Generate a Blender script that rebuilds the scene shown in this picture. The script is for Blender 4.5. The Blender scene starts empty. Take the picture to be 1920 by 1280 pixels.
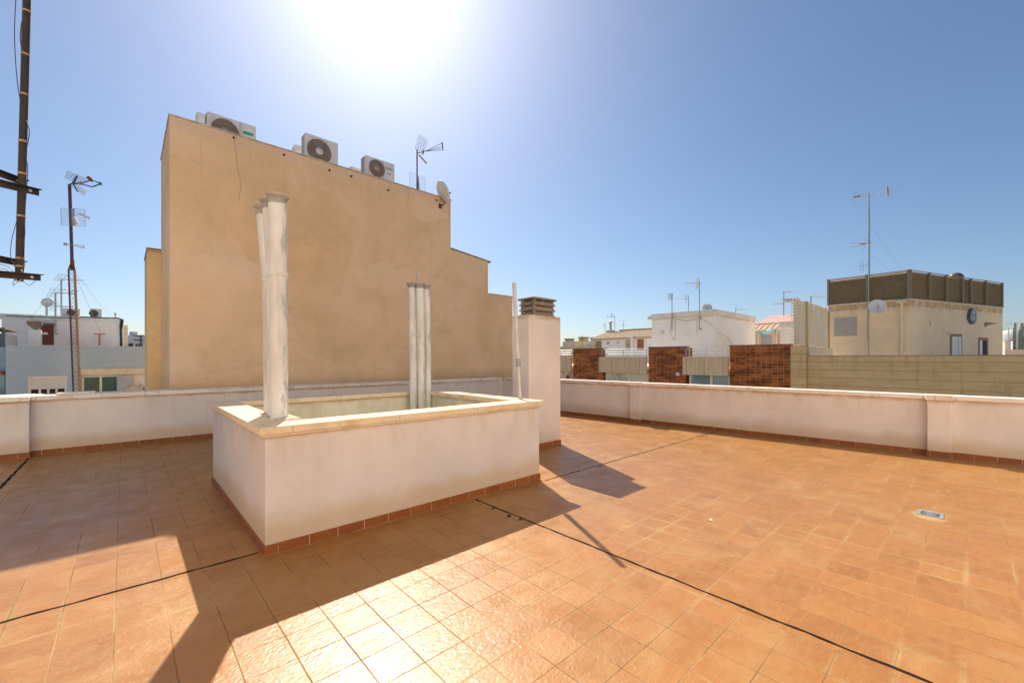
import bpy, bmesh, math, random
from mathutils import Vector, Matrix
random.seed(7)
R = math.radians
SC = bpy.context.scene
COL = SC.collection

# ---------------------------------------------------------------- camera, sky, sun, exposure
FPX, HY, HE, PW, PH = 790.7, 672.0, 1.65, 1920.0, 1280.0      # focal length in photo pixels, horizon row, eye height
YAW = R(47.404)                                                # angle from the view direction to the +X axis (to the right)
CA, SA = math.cos(YAW), math.sin(YAW)
cam_data = bpy.data.cameras.new('camera')
cam = bpy.data.objects.new('camera', cam_data); COL.objects.link(cam)
cam_data.sensor_width = 36.0
cam_data.lens = 36.0 * FPX / PW
cam_data.shift_y = (HY - PH / 2) / PW
cam_data.clip_start = 0.05
cam_data.clip_end = 3000
cam.location = (0, 0, HE)
cam.rotation_euler = (R(90), 0, YAW - R(90))
SC.camera = cam

SUN_EL = R(44.4)
SUN_H = Vector((0.418, 0.9085)).normalized()                   # horizontal direction towards the sun
w = bpy.data.worlds.new('World'); SC.world = w; w.use_nodes = True
nt = w.node_tree
sky = nt.nodes.new('ShaderNodeTexSky'); sky.sky_type = 'NISHITA'
sky.sun_disc = False
sky.sun_elevation = SUN_EL
sky.sun_rotation = math.atan2(SUN_H.x, SUN_H.y)
sky.altitude = 0; sky.air_density = 1.0; sky.dust_density = 0.9; sky.ozone_density = 5.0
bg = nt.nodes['Background']; bg.inputs[1].default_value = 0.066
nt.links.new(sky.outputs[0], bg.inputs[0])
sd = bpy.data.lights.new('sun', 'SUN'); sd.energy = 4.0; sd.angle = R(0.53); sd.color = (1.0, 0.92, 0.79)
sun = bpy.data.objects.new('sun', sd); COL.objects.link(sun)
sv = Vector((SUN_H.x * math.cos(SUN_EL), SUN_H.y * math.cos(SUN_EL), math.sin(SUN_EL)))
sun.rotation_euler = (-sv).to_track_quat('-Z', 'Y').to_euler()
sun.location = sv * 60
SC.view_settings.view_transform = 'Standard'
SC.view_settings.look = 'None'
SC.view_settings.gamma = 1.0
SC.view_settings.exposure = 0.80
SC.cycles.max_bounces = 8
SC.cycles.diffuse_bounces = 5

# ---------------------------------------------------------------- geometry helpers
def gp(px, py, z=0.0):
    'point of the horizontal plane z seen at a photo pixel'
    d = FPX * (HE - z) / (py - HY); l = (px - PW / 2) / FPX * d
    return Vector((CA * d + SA * l, SA * d - CA * l, z))
def ox(px, py, X):
    'point of the vertical plane x = X seen at a photo pixel'
    r = (px - PW / 2) / FPX; d = X / (CA + SA * r)
    return Vector((X, SA * d - CA * r * d, HE + (HY - py) / FPX * d))
def oy(px, py, Y):
    'point of the vertical plane y = Y seen at a photo pixel'
    r = (px - PW / 2) / FPX; d = Y / (SA - CA * r)
    return Vector((CA * d + SA * r * d, Y, HE + (HY - py) / FPX * d))
def od(px, py, d):
    'point at depth d seen at a photo pixel'
    l = (px - PW / 2) / FPX * d
    return Vector((CA * d + SA * l, SA * d - CA * l, HE + (HY - py) / FPX * d))

class MB:
    def __init__(self): self.v = []; self.f = []; self.sm = []
    def add(self, vs, fs, smooth=False):
        o = len(self.v); self.v += [Vector(p) for p in vs]
        for f in fs: self.f.append([i + o for i in f]); self.sm.append(smooth)
        return self
    def box(self, x0, x1, y0, y1, z0, z1):
        if x0 > x1: x0, x1 = x1, x0
        if y0 > y1: y0, y1 = y1, y0
        if z0 > z1: z0, z1 = z1, z0
        vs = [(x, y, z) for z in (z0, z1) for x, y in ((x0, y0), (x1, y0), (x1, y1), (x0, y1))]
        return self.add(vs, [(3, 2, 1, 0), (4, 5, 6, 7), (0, 1, 5, 4), (1, 2, 6, 5), (2, 3, 7, 6), (3, 0, 4, 7)])
    def prism(self, poly, z0, z1, poly_top=None):
        n = len(poly); pt = poly_top or poly
        a = sum(poly[i][0] * poly[(i + 1) % n][1] - poly[(i + 1) % n][0] * poly[i][1] for i in range(n))
        if a < 0: poly = list(reversed(poly)); pt = list(reversed(pt))
        vs = [(p[0], p[1], z0) for p in poly] + [(p[0], p[1], z1) for p in pt]
        fs = [tuple(range(n - 1, -1, -1)), tuple(range(n, 2 * n))] + [(i, (i + 1) % n, n + (i + 1) % n, n + i) for i in range(n)]
        return self.add(vs, fs)
    def extr(self, pts, vec):
        'planar 3-D outline extruded along vec'
        n = len(pts); vec = Vector(vec); pts = [Vector(p) for p in pts]
        nrm = (pts[1] - pts[0]).cross(pts[2] - pts[1])
        if nrm.dot(vec) < 0: pts = list(reversed(pts))
        vs = pts + [p + vec for p in pts]
        return self.add(vs, [tuple(range(n - 1, -1, -1)), tuple(range(n, 2 * n))] + [(i, (i + 1) % n, n + (i + 1) % n, n + i) for i in range(n)])
    def seg(self, p0, p1, t0, t1, z0, z1):
        'wall along p0-p1, thickness from t0 to t1 to the left of the direction'
        p0 = Vector(p0[:2]); p1 = Vector(p1[:2]); u = (p1 - p0).normalized(); n = Vector((-u.y, u.x))
        return self.prism([p0 + n * t0, p1 + n * t0, p1 + n * t1, p0 + n * t1], z0, z1)
    def ring(self, x0, x1, y0, y1, wd, z0, z1):
        O = [(x0, y0), (x1, y0), (x1, y1), (x0, y1)]; I = [(x0 + wd, y0 + wd), (x1 - wd, y0 + wd), (x1 - wd, y1 - wd), (x0 + wd, y1 - wd)]
        vs = [(p[0], p[1], z) for z in (z0, z1) for p in O + I]; fs = []
        for i in range(4):
            j = (i + 1) % 4
            fs += [(i, j, 8 + j, 8 + i), (4 + j, 4 + i, 12 + i, 12 + j), (8 + i, 8 + j, 12 + j, 12 + i), (j, i, 4 + i, 4 + j)]
        return self.add(vs, fs)
    def tube(self, p, q, r, n=8, r2=None, caps=True):
        p = Vector(p); q = Vector(q); r2 = r if r2 is None else r2
        a = (q - p).normalized(); u = a.orthogonal().normalized(); v = a.cross(u)
        vs = []
        for c, rr in ((p, r), (q, r2)):
            for i in range(n):
                t = 2 * math.pi * i / n; vs.append(c + u * (rr * math.cos(t)) + v * (rr * math.sin(t)))
        self.add(vs, [(i, (i + 1) % n, n + (i + 1) % n, n + i) for i in range(n)], n > 5)
        if caps: self.add(vs, [tuple(range(n - 1, -1, -1)), tuple(range(n, 2 * n))])
        return self
    def path(self, pts, r, n=6):
        for a, b in zip(pts[:-1], pts[1:]): self.tube(a, b, r, n)
        return self
    def lathe(self, c, prof, axis=(0, 0, 1), n=24):
        'prof: list of (radius, height) along axis'
        c = Vector(c); a = Vector(axis).normalized(); u = a.orthogonal().normalized(); v = a.cross(u)
        vs = []; m = len(prof)
        for r, h in prof:
            for i in range(n):
                t = 2 * math.pi * i / n; vs.append(c + a * h + u * (r * math.cos(t)) + v * (r * math.sin(t)))
        fs = [(k * n + i, k * n + (i + 1) % n, (k + 1) * n + (i + 1) % n, (k + 1) * n + i) for k in range(m - 1) for i in range(n)]
        self.add(vs, fs, True)
        if prof[0][0] > 1e-4: self.add(vs[:n], [tuple(range(n - 1, -1, -1))])
        if prof[-1][0] > 1e-4: self.add(vs[-n:], [tuple(range(n))])
        return self
    def obar(self, p, q, wv, hv):
        'straight bar from p to q with full width vector wv and height vector hv'
        p = Vector(p); q = Vector(q); wv = Vector(wv) / 2; hv = Vector(hv) / 2
        pts = [p - wv - hv, p + wv - hv, p + wv + hv, p - wv + hv]
        return self.extr(pts, q - p)
    def build(self, name, mat, parent=None, bevel=0.0, seg=2):
        o0 = ROOT.get(parent.name, Vector((0, 0, 0))) if parent else Vector((0, 0, 0))
        me = bpy.data.meshes.new(name)
        me.from_pydata([p - o0 for p in self.v], [], self.f)
        me.polygons.foreach_set('use_smooth', self.sm)
        me.materials.append(mat); me.update()
        o = bpy.data.objects.new(name, me); COL.objects.link(o)
        if parent: o.parent = parent; ROOT[o.name] = o0
        if bevel:
            b = o.modifiers.new('bevel', 'BEVEL'); b.width = bevel; b.segments = seg; b.limit_method = 'ANGLE'; b.angle_limit = R(40)
            b.harden_normals = False
        return o
ROOT = {}
def tag(o, label, cat, group=None):
    o['label'] = label; o['category'] = cat
    if group: o['group'] = group
    return o
def struct(o): o['kind'] = 'structure'; return o
def thing(name, label, cat, loc=(0, 0, 0), group=None):
    o = bpy.data.objects.new(name, None); COL.objects.link(o)
    o.location = loc; o.empty_display_size = 0.2
    ROOT[o.name] = Vector(loc)
    return tag(o, label, cat, group)

# ---------------------------------------------------------------- materials
class NT:
    def __init__(self, name):
        self.m = bpy.data.materials.new(name); self.m.use_nodes = True
        self.t = self.m.node_tree; self.b = self.t.nodes['Principled BSDF']
        self.g = self.n('ShaderNodeNewGeometry'); self.pos = self.g.outputs['Position']
    def n(self, k): return self.t.nodes.new(k)
    def put(self, sock, v):
        if hasattr(v, 'is_output') or isinstance(v, bpy.types.NodeSocket): self.t.links.new(v, sock)
        elif isinstance(v, (tuple, list)) and len(v) == 3 and sock.type == 'RGBA': sock.default_value = (*v, 1)
        else: sock.default_value = v
    def math(self, op, a, b=0.0, c=None, clamp=False):
        x = self.n('ShaderNodeMath'); x.operation = op; x.use_clamp = clamp
        self.put(x.inputs[0], a); self.put(x.inputs[1], b)
        if c is not None: self.put(x.inputs[2], c)
        return x.outputs[0]
    def vmul(self, v, s):
        x = self.n('ShaderNodeVectorMath'); x.operation = 'MULTIPLY'; self.put(x.inputs[0], v); self.put(x.inputs[1], s); return x.outputs[0]
    def vadd(self, v, s):
        x = self.n('ShaderNodeVectorMath'); x.operation = 'ADD'; self.put(x.inputs[0], v); self.put(x.inputs[1], s); return x.outputs[0]
    def sep(self, v):
        x = self.n('ShaderNodeSeparateXYZ'); self.put(x.inputs[0], v); return x.outputs
    def comb(self, a, b, c):
        x = self.n('ShaderNodeCombineXYZ'); self.put(x.inputs[0], a); self.put(x.inputs[1], b); self.put(x.inputs[2], c); return x.outputs[0]
    def noise(self, scale, detail=4, rough=0.55, vec=None, dist=0.0, out='Fac'):
        x = self.n('ShaderNodeTexNoise'); self.put(x.inputs['Vector'], self.pos if vec is None else vec)
        x.inputs['Scale'].default_value = scale; x.inputs['Detail'].default_value = detail; x.inputs['Roughness'].default_value = rough
        x.inputs['Distortion'].default_value = dist
        return x.outputs[out]
    def white(self, vec):
        x = self.n('ShaderNodeTexWhiteNoise'); x.noise_dimensions = '3D'; self.put(x.inputs['Vector'], vec); return x.outputs['Value']
    def rng(self, v, a, b, c=0.0, d=1.0, smooth=True):
        x = self.n('ShaderNodeMapRange'); x.interpolation_type = 'SMOOTHSTEP' if smooth else 'LINEAR'
        self.put(x.inputs[0], v); x.inputs[1].default_value = a; x.inputs[2].default_value = b; x.inputs[3].default_value = c; x.inputs[4].default_value = d
        return x.outputs[0]
    def mix(self, f, a, b, mode='MIX'):
        x = self.n('ShaderNodeMixRGB'); x.blend_type = mode
        self.put(x.inputs[0], f); self.put(x.inputs[1], a); self.put(x.inputs[2], b); return x.outputs[0]
    def bump(self, h, strength=0.3, dist=0.01, nrm=None):
        x = self.n('ShaderNodeBump'); x.inputs['Strength'].default_value = strength; x.inputs['Distance'].default_value = dist
        self.put(x.inputs['Height'], h)
        if nrm is not None: self.put(x.inputs['Normal'], nrm)
        return x.outputs[0]
    def done(self, col, rough=0.8, bump=None, metal=0.0, spec=None):
        self.put(self.b.inputs['Base Color'], col); self.put(self.b.inputs['Roughness'], rough); self.b.inputs['Metallic'].default_value = metal
        if spec is not None: self.b.inputs['Specular IOR Level'].default_value = spec
        if bump is not None: self.put(self.b.inputs['Normal'], bump)
        return self.m

def m_plain(name, col, rough=0.6, metal=0.0, var=0.12, scale=6.0, dirt=None, dirt_amt=0.35):
    N = NT(name)
    f = N.noise(scale, 5)
    c = N.mix(N.rng(f, 0.3, 0.7), tuple(x * (1 - var) for x in col), tuple(min(1, x * (1 + var)) for x in col))
    if dirt:
        st = N.noise(1.0, 4, 0.6, N.vmul(N.pos, (7, 7, 1.2)))
        c = N.mix(N.rng(st, 0.52, 0.72, 0, dirt_amt), c, dirt)
    return N.done(c, N.rng(f, 0.3, 0.7, max(0.05, rough - 0.08), min(1, rough + 0.08)), N.bump(N.noise(scale * 9, 3), 0.08, 0.004), metal)

def m_plaster(name, col, stain=(0.55, 0.36, 0.16), top=None, bottom=None, amt=0.5, cloud=0.10, bumps=0.25, streak=0.25, cracks=0.8, warm=(0.74, 0.60, 0.44)):
    'rendered wall: soft clouds, run-down streaks below the top edge, splash marks above the skirting, grain'
    N = NT(name); z = N.sep(N.pos)[2]
    c = N.mix(N.rng(N.noise(0.9, 5, 0.6), 0.3, 0.7), tuple(x * (1 - cloud) for x in col), tuple(min(1, x * (1 + cloud * 0.5)) for x in col))
    c = N.mix(N.rng(N.noise(2.3, 6, 0.65, N.vadd(N.pos, (7, 3, 1))), 0.52, 0.78, 0, 0.35), c, warm)
    if top is not None:
        st = N.noise(1.0, 5, 0.65, N.vmul(N.pos, (6.5, 6.5, 0.7)))
        mk = N.rng(N.math('ADD', z, N.math('MULTIPLY', N.noise(3.0, 3), 0.25)), top - 0.42, top + 0.13)
        c = N.mix(N.math('MULTIPLY', N.rng(st, 0.42, 0.75, 0.0, 1.0), N.math('MULTIPLY', mk, amt)), c, stain)
        ed = N.math('MULTIPLY', N.rng(N.math('ADD', z, N.math('MULTIPLY', N.noise(9.0, 4), 0.10)), top - 0.03, top + 0.05), N.rng(N.noise(2.2, 3), 0.3, 0.6, 0.15, 0.75))
        c = N.mix(ed, c, (0.50, 0.31, 0.13))
        thin = N.noise(1.0, 3, 0.6, N.vmul(N.pos, (14, 14, 0.25)))
        c = N.mix(N.math('MULTIPLY', N.rng(thin, 0.63, 0.74, 0, streak), N.rng(z, top - 0.95, top)), c, (0.40, 0.30, 0.22))
    if bottom is not None:
        mk = N.rng(N.math('SUBTRACT', z, N.math('MULTIPLY', N.noise(2.5, 4), 0.30)), bottom - 0.12, bottom + 0.16, 0.55, 0.0)
        c = N.mix(mk, c, stain)
    ck = N.noise(1.6, 4, 0.6, N.vadd(N.vmul(N.pos, (1, 1, 2.2)), (3.3, 8.1, 0)), 0.4)
    line = N.rng(N.math('ABSOLUTE', N.math('SUBTRACT', ck, 0.5)), 0.001, 0.0035, 0.7, 0.0)
    where = N.rng(N.noise(0.9, 2, 0.5, N.vadd(N.pos, (13, 2, 7))), 0.60, 0.66)
    c = N.mix(N.math('MULTIPLY', N.math('MULTIPLY', line, where), cracks), c, (0.30, 0.22, 0.16))
    pit = N.rng(N.noise(32, 2, 0.5), 0.74, 0.765, 0, 0.5)
    c = N.mix(pit, c, (0.42, 0.32, 0.23))
    h = N.math('ADD', N.noise(55, 4, 0.6), N.math('MULTIPLY', N.noise(6, 3), 2.5))
    return N.done(c, 0.9, N.bump(h, bumps, 0.008), spec=0.2)

def m_stucco():
    'old ochre stucco of the tall party wall: clouds, swept trowel marks, pale scuffs, dark foot'
    N = NT('ochre_stucco'); x, y, z = N.sep(N.pos)
    big = N.noise(0.38, 6, 0.62, N.vadd(N.pos, (3, 0, 5)), 0.6)
    c = N.mix(N.rng(big, 0.33, 0.66), (0.72, 0.495, 0.265), (0.86, 0.61, 0.38))
    c = N.mix(N.rng(N.noise(0.8, 5, 0.6, N.vmul(N.pos, (1, 1, 0.7)), 0.4), 0.50, 0.70, 0, 0.55), c, (0.88, 0.57, 0.31))
    c = N.mix(N.rng(N.noise(1.0, 7, 0.72, N.vadd(N.pos, (11, 4, 0)), 0.8), 0.50, 0.72, 0, 0.55), c, (0.63, 0.44, 0.235))
    sw = N.noise(1.0, 5, 0.6, N.vmul(N.pos, (0.35, 0.35, 1.7)), 1.6)
    c = N.mix(N.rng(sw, 0.56, 0.70, 0, 0.22), c, (0.84, 0.68, 0.50))
    st = N.noise(1.0, 4, 0.6, N.vmul(N.pos, (5, 5, 0.28)))
    c = N.mix(N.math('MULTIPLY', N.rng(st, 0.55, 0.72, 0, 0.5), N.rng(N.noise(0.5, 3), 0.42, 0.6)), c, (0.70, 0.50, 0.31))
    ck = N.noise(0.8, 8, 0.7, N.vadd(N.pos, (2, 5, 3)), 0.5)
    c = N.mix(N.math('MULTIPLY', N.rng(N.math('ABSOLUTE', N.math('SUBTRACT', ck, 0.5)), 0.001, 0.004, 0.55, 0.0), N.rng(N.noise(0.45, 3), 0.55, 0.62)), c, (0.40, 0.26, 0.14))
    rs = N.noise(1.0, 4, 0.6, N.vmul(N.pos, (9, 9, 0.22)))
    c = N.mix(N.math('MULTIPLY', N.rng(rs, 0.56, 0.72, 0, 0.5), N.rng(N.math('ADD', z, N.math('MULTIPLY', N.noise(1.2, 3), 1.6)), 5.6, 7.4)), c, (0.52, 0.35, 0.19))
    pt = N.noise(0.55, 2, 0.4, N.vadd(N.vmul(N.pos, (1, 1, 1.5)), (31, 2, 9)), 0.3)
    c = N.mix(N.rng(pt, 0.615, 0.63, 0, 0.35), c, (0.86, 0.66, 0.46))
    sm = N.noise(5.0, 5, 0.7, N.vmul(N.pos, (0.5, 0.5, 1.4)), 1.0)
    c = N.mix(N.rng(sm, 0.56, 0.72, 0, 0.30), c, (0.60, 0.41, 0.22))
    band = N.rng(N.math('ADD', z, N.math('MULTIPLY', N.noise(1.5, 4), 0.25)), 6.55, 6.75, 0.0, 0.45)
    c = N.mix(band, c, (0.70, 0.52, 0.38))
    foot = N.rng(N.math('ADD', z, N.math('MULTIPLY', N.noise(0.9, 4), 0.6)), 1.3, 1.75, 0.45, 0.0)
    c = N.mix(foot, c, (0.50, 0.30, 0.13))
    h = N.math('ADD', N.noise(40, 4, 0.65), N.math('MULTIPLY', N.noise(4, 5), 2.0))
    return N.done(c, 0.92, N.bump(h, 0.25, 0.01), spec=0.15)

def m_floor():
    N = NT('terracotta_floor'); T = 0.25
    x, y, z = N.sep(N.vadd(N.pos, N.vmul(N.vadd(N.noise(9, 3, out='Color'), (-0.5, -0.5, -0.5)), (0.006, 0.006, 0))))
    right = N.math('GREATER_THAN', x, 3.03)
    u = N.math('DIVIDE', N.math('SUBTRACT', x, N.math('MULTIPLY_ADD', right, -0.175, 0.205)), T)
    v = N.math('DIVIDE', N.math('SUBTRACT', y, N.math('MULTIPLY_ADD', right, 0.015, 0.01)), T)
    def edge(q):
        f = N.math('FRACT', q); return N.math('MULTIPLY', N.math('MINIMUM', f, N.math('SUBTRACT', 1.0, f)), T)
    du, dv = edge(u), edge(v); d = N.math('MINIMUM', du, dv)
    cell = N.comb(N.math('FLOOR', u), N.math('FLOOR', v), right)
    rnd = N.white(cell); rnd2 = N.white(N.vadd(cell, (31, 17, 5)))
    c = N.mix(rnd, (0.287, 0.114, 0.025), (0.360, 0.149, 0.035))
    c = N.mix(N.math('MULTIPLY', rnd2, 0.28), c, (0.370, 0.178, 0.050))
    off = N.vmul(cell, (3.7, 5.1, 1.3))
    mot = N.noise(7, 6, 0.65, N.vadd(N.vmul(N.pos, (1.0, 2.6, 1)), off), 0.5)
    c = N.mix(N.rng(mot, 0.35, 0.68, 0, 0.42), c, (0.409, 0.198, 0.057))
    c = N.mix(N.rng(N.noise(0.55, 5, 0.6), 0.42, 0.70, 0, 0.28), c, (0.264, 0.115, 0.032))
    # wear: pale film, dirt specks, limescale round the drain
    film = N.rng(N.noise(1.3, 6, 0.7, N.vadd(N.pos, (5, 9, 0)), 0.6), 0.46, 0.76, 0, 0.48)
    c = N.mix(film, c, (0.436, 0.284, 0.113))
    spk = N.rng(N.noise(38, 2, 0.5), 0.735, 0.76, 0, 0.6)
    c = N.mix(spk, c, (0.106, 0.059, 0.021))
    spw = N.rng(N.noise(26, 2, 0.5, N.vadd(N.pos, (3, 8, 2))), 0.755, 0.77, 0, 0.65)
    c = N.mix(spw, c, (0.495, 0.409, 0.202))
    # grout
    wd = N.rng(N.noise(3.0, 3), 0.35, 0.65, 0.0014, 0.0030, False)
    gu = N.math('SUBTRACT', 1.0, N.math('DIVIDE', N.math('SUBTRACT', du, wd), 0.0020, clamp=True))
    gv = N.math('SUBTRACT', 1.0, N.math('DIVIDE', N.math('SUBTRACT', dv, N.math('MULTIPLY', wd, 0.8)), 0.0020, clamp=True))
    mid = N.math('MULTIPLY', N.math('MULTIPLY', N.rng(x, 0.2, 0.7), N.rng(x, 2.7, 3.05, 1.0, 0.0)), N.rng(y, 4.0, 4.2, 1.0, 0.0))
    flush = N.math('MAXIMUM', mid, N.rng(N.noise(0.9, 4, 0.6, N.vadd(N.vmul(N.pos, (0.7, 2.5, 1)), (21, 3, 0))), 0.50, 0.62, 0.10, 1.0))
    g = N.math('MAXIMUM', gu, N.math('MULTIPLY', gv, flush))
    seen = N.rng(N.noise(1.1, 4, 0.6, N.vadd(N.pos, (2, 2, 8))), 0.36, 0.60, 0.55, 0.95)
    gcol = N.mix(N.rng(N.noise(0.8, 4, 0.65, N.vadd(N.pos, (9, 1, 3))), 0.46, 0.58), (0.112, 0.063, 0.023), (0.396, 0.284, 0.126))
    eff = N.math('MULTIPLY', N.rng(d, 0.0, 0.028, 1.0, 0.0), N.rng(N.noise(1.6, 6, 0.72, N.vadd(N.pos, (1, 6, 4))), 0.45, 0.74, 0, 0.50))
    c = N.mix(eff, c, (0.475, 0.350, 0.151))
    dx = N.math('SUBTRACT', x, 6.25); dy = N.math('SUBTRACT', y, 0.29)
    rad = N.math('ADD', N.math('SQRT', N.math('ADD', N.math('MULTIPLY', dx, dx), N.math('MULTIPLY', N.math('MULTIPLY', dy, dy), 2.2))), N.math('MULTIPLY', N.noise(7, 5, 0.7), 0.28))
    c = N.mix(N.rng(rad, 0.22, 0.40, 0.75, 0.0), c, (0.502, 0.396, 0.168))
    c = N.mix(N.math('MULTIPLY', g, N.math('MULTIPLY', seen, 0.75)), c, gcol)
    # surface: rippled glaze
    rip = N.noise(27, 2.5, 0.5, N.vadd(N.vmul(N.pos, (0.75, 1.15, 1)), off), 1.1)
    h = N.math('ADD', N.math('MULTIPLY', rip, 0.0034), N.math('MULTIPLY', N.math('SUBTRACT', 1.0, g), 0.0016))
    h = N.math('ADD', h, N.math('MULTIPLY', N.noise(160, 2), 0.0003))
    tilt = N.math('MULTIPLY', N.math('SUBTRACT', rnd2, 0.5), 0.0)
    rough = N.math('ADD', N.rng(N.noise(4.0, 5, 0.6), 0.3, 0.7, 0.30, 0.46), N.math('MULTIPLY', g, 0.4))
    return N.done(c, rough, N.bump(N.math('ADD', h, tilt), 0.85, 1.0), spec=0.42)

def m_skirting():
    N = NT('terracotta_skirting'); x, y, z = N.sep(N.pos); nx = N.sep(N.g.outputs['Normal'])[0]
    ax = N.math('GREATER_THAN', N.math('ABSOLUTE', nx), 0.6)
    s = N.math('ADD', N.math('MULTIPLY', ax, y), N.math('MULTIPLY', N.math('SUBTRACT', 1.0, ax), x))
    q = N.math('DIVIDE', N.math('ADD', s, 0.04), 0.25); f = N.math('FRACT', q)
    e = N.math('MULTIPLY', N.math('MINIMUM', f, N.math('SUBTRACT', 1.0, f)), 0.25)
    rnd = N.white(N.comb(N.math('FLOOR', q), ax, 3.0))
    c = N.mix(rnd, (0.20, 0.050, 0.008), (0.30, 0.088, 0.014))
    c = N.mix(N.rng(N.noise(14, 5, 0.6), 0.35, 0.7, 0, 0.5), c, (0.34, 0.115, 0.024))
    c = N.mix(N.math('MULTIPLY', N.rng(e, 0.0015, 0.004, 1, 0), N.rng(N.noise(2, 2), 0.35, 0.6, 0.3, 1.0)), c, (0.62, 0.47, 0.33))
    c = N.mix(N.rng(N.math('ADD', z, N.math('MULTIPLY', N.noise(12, 4), 0.02)), 0.008, 0.028, 0.55, 0.0), c, (0.40, 0.26, 0.15))
    return N.done(c, 0.45, N.bump(N.noise(30, 3), 0.15, 0.004))

def m_coping(name='coping_stone', col=(0.74, 0.60, 0.42), step=1.0):
    N = NT(name); x, y, z = N.sep(N.pos)
    c = N.mix(N.rng(N.noise(1.4, 6, 0.65), 0.3, 0.7), col, tuple(v * 1.12 for v in col))
    c = N.mix(N.rng(N.noise(2.6, 7, 0.7, N.vadd(N.pos, (4, 4, 2)), 0.5), 0.48, 0.70, 0, 0.75), c, (0.60, 0.42, 0.22))
    c = N.mix(N.rng(N.noise(8, 6, 0.7), 0.58, 0.72, 0, 0.3), c, (0.34, 0.27, 0.19))
    s = N.math('DIVIDE', N.math('ADD', x, y), step); f = N.math('FRACT', s)
    e = N.math('MULTIPLY', N.math('MINIMUM', f, N.math('SUBTRACT', 1.0, f)), step)
    c = N.mix(N.rng(e, 0.002, 0.006, 0.55, 0), c, (0.32, 0.24, 0.16))
    return N.done(c, 0.8, N.bump(N.noise(30, 5, 0.7), 0.25, 0.006), spec=0.3)

def m_flue():
    'fibre-cement pipe with flaking cream limewash and bare blue-grey patches'
    N = NT('limewashed_pipe')
    c = N.mix(N.rng(N.noise(5, 6, 0.65, N.vmul(N.pos, (1, 1, 0.4))), 0.3, 0.7), (0.62, 0.60, 0.56), (0.76, 0.745, 0.71))
    c = N.mix(N.rng(N.noise(1.0, 5, 0.6, N.vmul(N.pos, (9, 9, 1.0))), 0.48, 0.72, 0, 0.7), c, (0.52, 0.45, 0.37))
    fl = N.math('ADD', N.noise(1.0, 7, 0.72, N.vmul(N.pos, (11, 11, 2.2)), 0.5), N.math('MULTIPLY', N.sep(N.g.outputs['Normal'])[0], 0.13))
    fl = N.math('SUBTRACT', fl, N.math('MULTIPLY', N.sep(N.g.outputs['Normal'])[1], 0.03))
    m = N.rng(fl, 0.60, 0.64)
    c = N.mix(m, c, N.mix(N.noise(20, 4), (0.36, 0.37, 0.39), (0.55, 0.54, 0.53)))
    ru = N.rng(N.noise(1.0, 4, 0.6, N.vmul(N.pos, (16, 16, 0.8))), 0.66, 0.74, 0, 0.6)
    c = N.mix(ru, c, (0.36, 0.29, 0.22))
    return N.done(c, 0.85, N.bump(N.math('ADD', N.noise(45, 5, 0.7), N.math('MULTIPLY', m, -0.6)), 0.35, 0.006), spec=0.25)

def m_concrete(name, col=(0.30, 0.25, 0.20), rough=0.9):
    N = NT(name)
    c = N.mix(N.rng(N.noise(5, 6, 0.7), 0.3, 0.7), tuple(v * 0.65 for v in col), tuple(v * 1.3 for v in col))
    c = N.mix(N.rng(N.noise(14, 6, 0.7), 0.55, 0.7, 0, 0.6), c, tuple(v * 0.4 for v in col))
    return N.done(c, rough, N.bump(N.noise(50, 5, 0.7), 0.4, 0.008), spec=0.2)

def m_brick():
    N = NT('glazed_brick'); x, y, z = N.sep(N.pos)
    t = N.n('ShaderNodeTexBrick'); N.put(t.inputs['Vector'], N.comb(y, z, 0.0)); t.offset = 0.0; t.squash = 1.0
    t.inputs['Scale'].default_value = 1.0; t.inputs['Brick Width'].default_value = 0.24; t.inputs['Row Height'].default_value = 0.145
    t.inputs['Mortar Size'].default_value = 0.013; t.inputs['Mortar Smooth'].default_value = 0.2; t.inputs['Bias'].default_value = 0.0
    t.inputs['Color1'].default_value = (0.24, 0.065, 0.014, 1); t.inputs['Color2'].default_value = (0.56, 0.17, 0.035, 1); t.inputs['Mortar'].default_value = (0.56, 0.28, 0.12, 1)
    c = N.mix(N.rng(N.noise(1.0, 6, 0.7, N.vmul(N.pos, (1, 0.8, 3.4))), 0.44, 0.60, 0, 0.7), t.outputs['Color'], (0.065, 0.017, 0.006))
    c = N.mix(N.rng(N.noise(0.7, 4, 0.6), 0.45, 0.65, 0, 0.35), c, (0.36, 0.125, 0.03))
    return N.done(c, 0.5, N.bump(t.outputs['Fac'], 0.5, -0.006), spec=0.3)

def m_block():
    'fair-faced tan blockwork: long courses'
    N = NT('tan_blockwork'); x, y, z = N.sep(N.pos)
    f = N.math('FRACT', N.math('DIVIDE', N.math('SUBTRACT', z, 0.07), 0.36)); e = N.math('MULTIPLY', N.math('MINIMUM', f, N.math('SUBTRACT', 1.0, f)), 0.36)
    c = N.mix(N.rng(N.noise(1.2, 6, 0.7, N.vmul(N.pos, (1, 0.5, 1.6))), 0.3, 0.7), (0.66, 0.48, 0.245), (0.80, 0.60, 0.32))
    c = N.mix(N.rng(N.noise(1.0, 5, 0.65, N.vmul(N.pos, (5, 5, 0.5))), 0.52, 0.72, 0, 0.35), c, (0.30, 0.21, 0.11))
    c = N.mix(N.rng(e, 0.006, 0.016, 0.6, 0), c, (0.30, 0.20, 0.105))
    return N.done(c, 0.9, N.bump(N.math('ADD', N.noise(35, 5, 0.7), N.rng(e, 0.0, 0.02, -1.5, 0)), 0.35, 0.01), spec=0.15)

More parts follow.
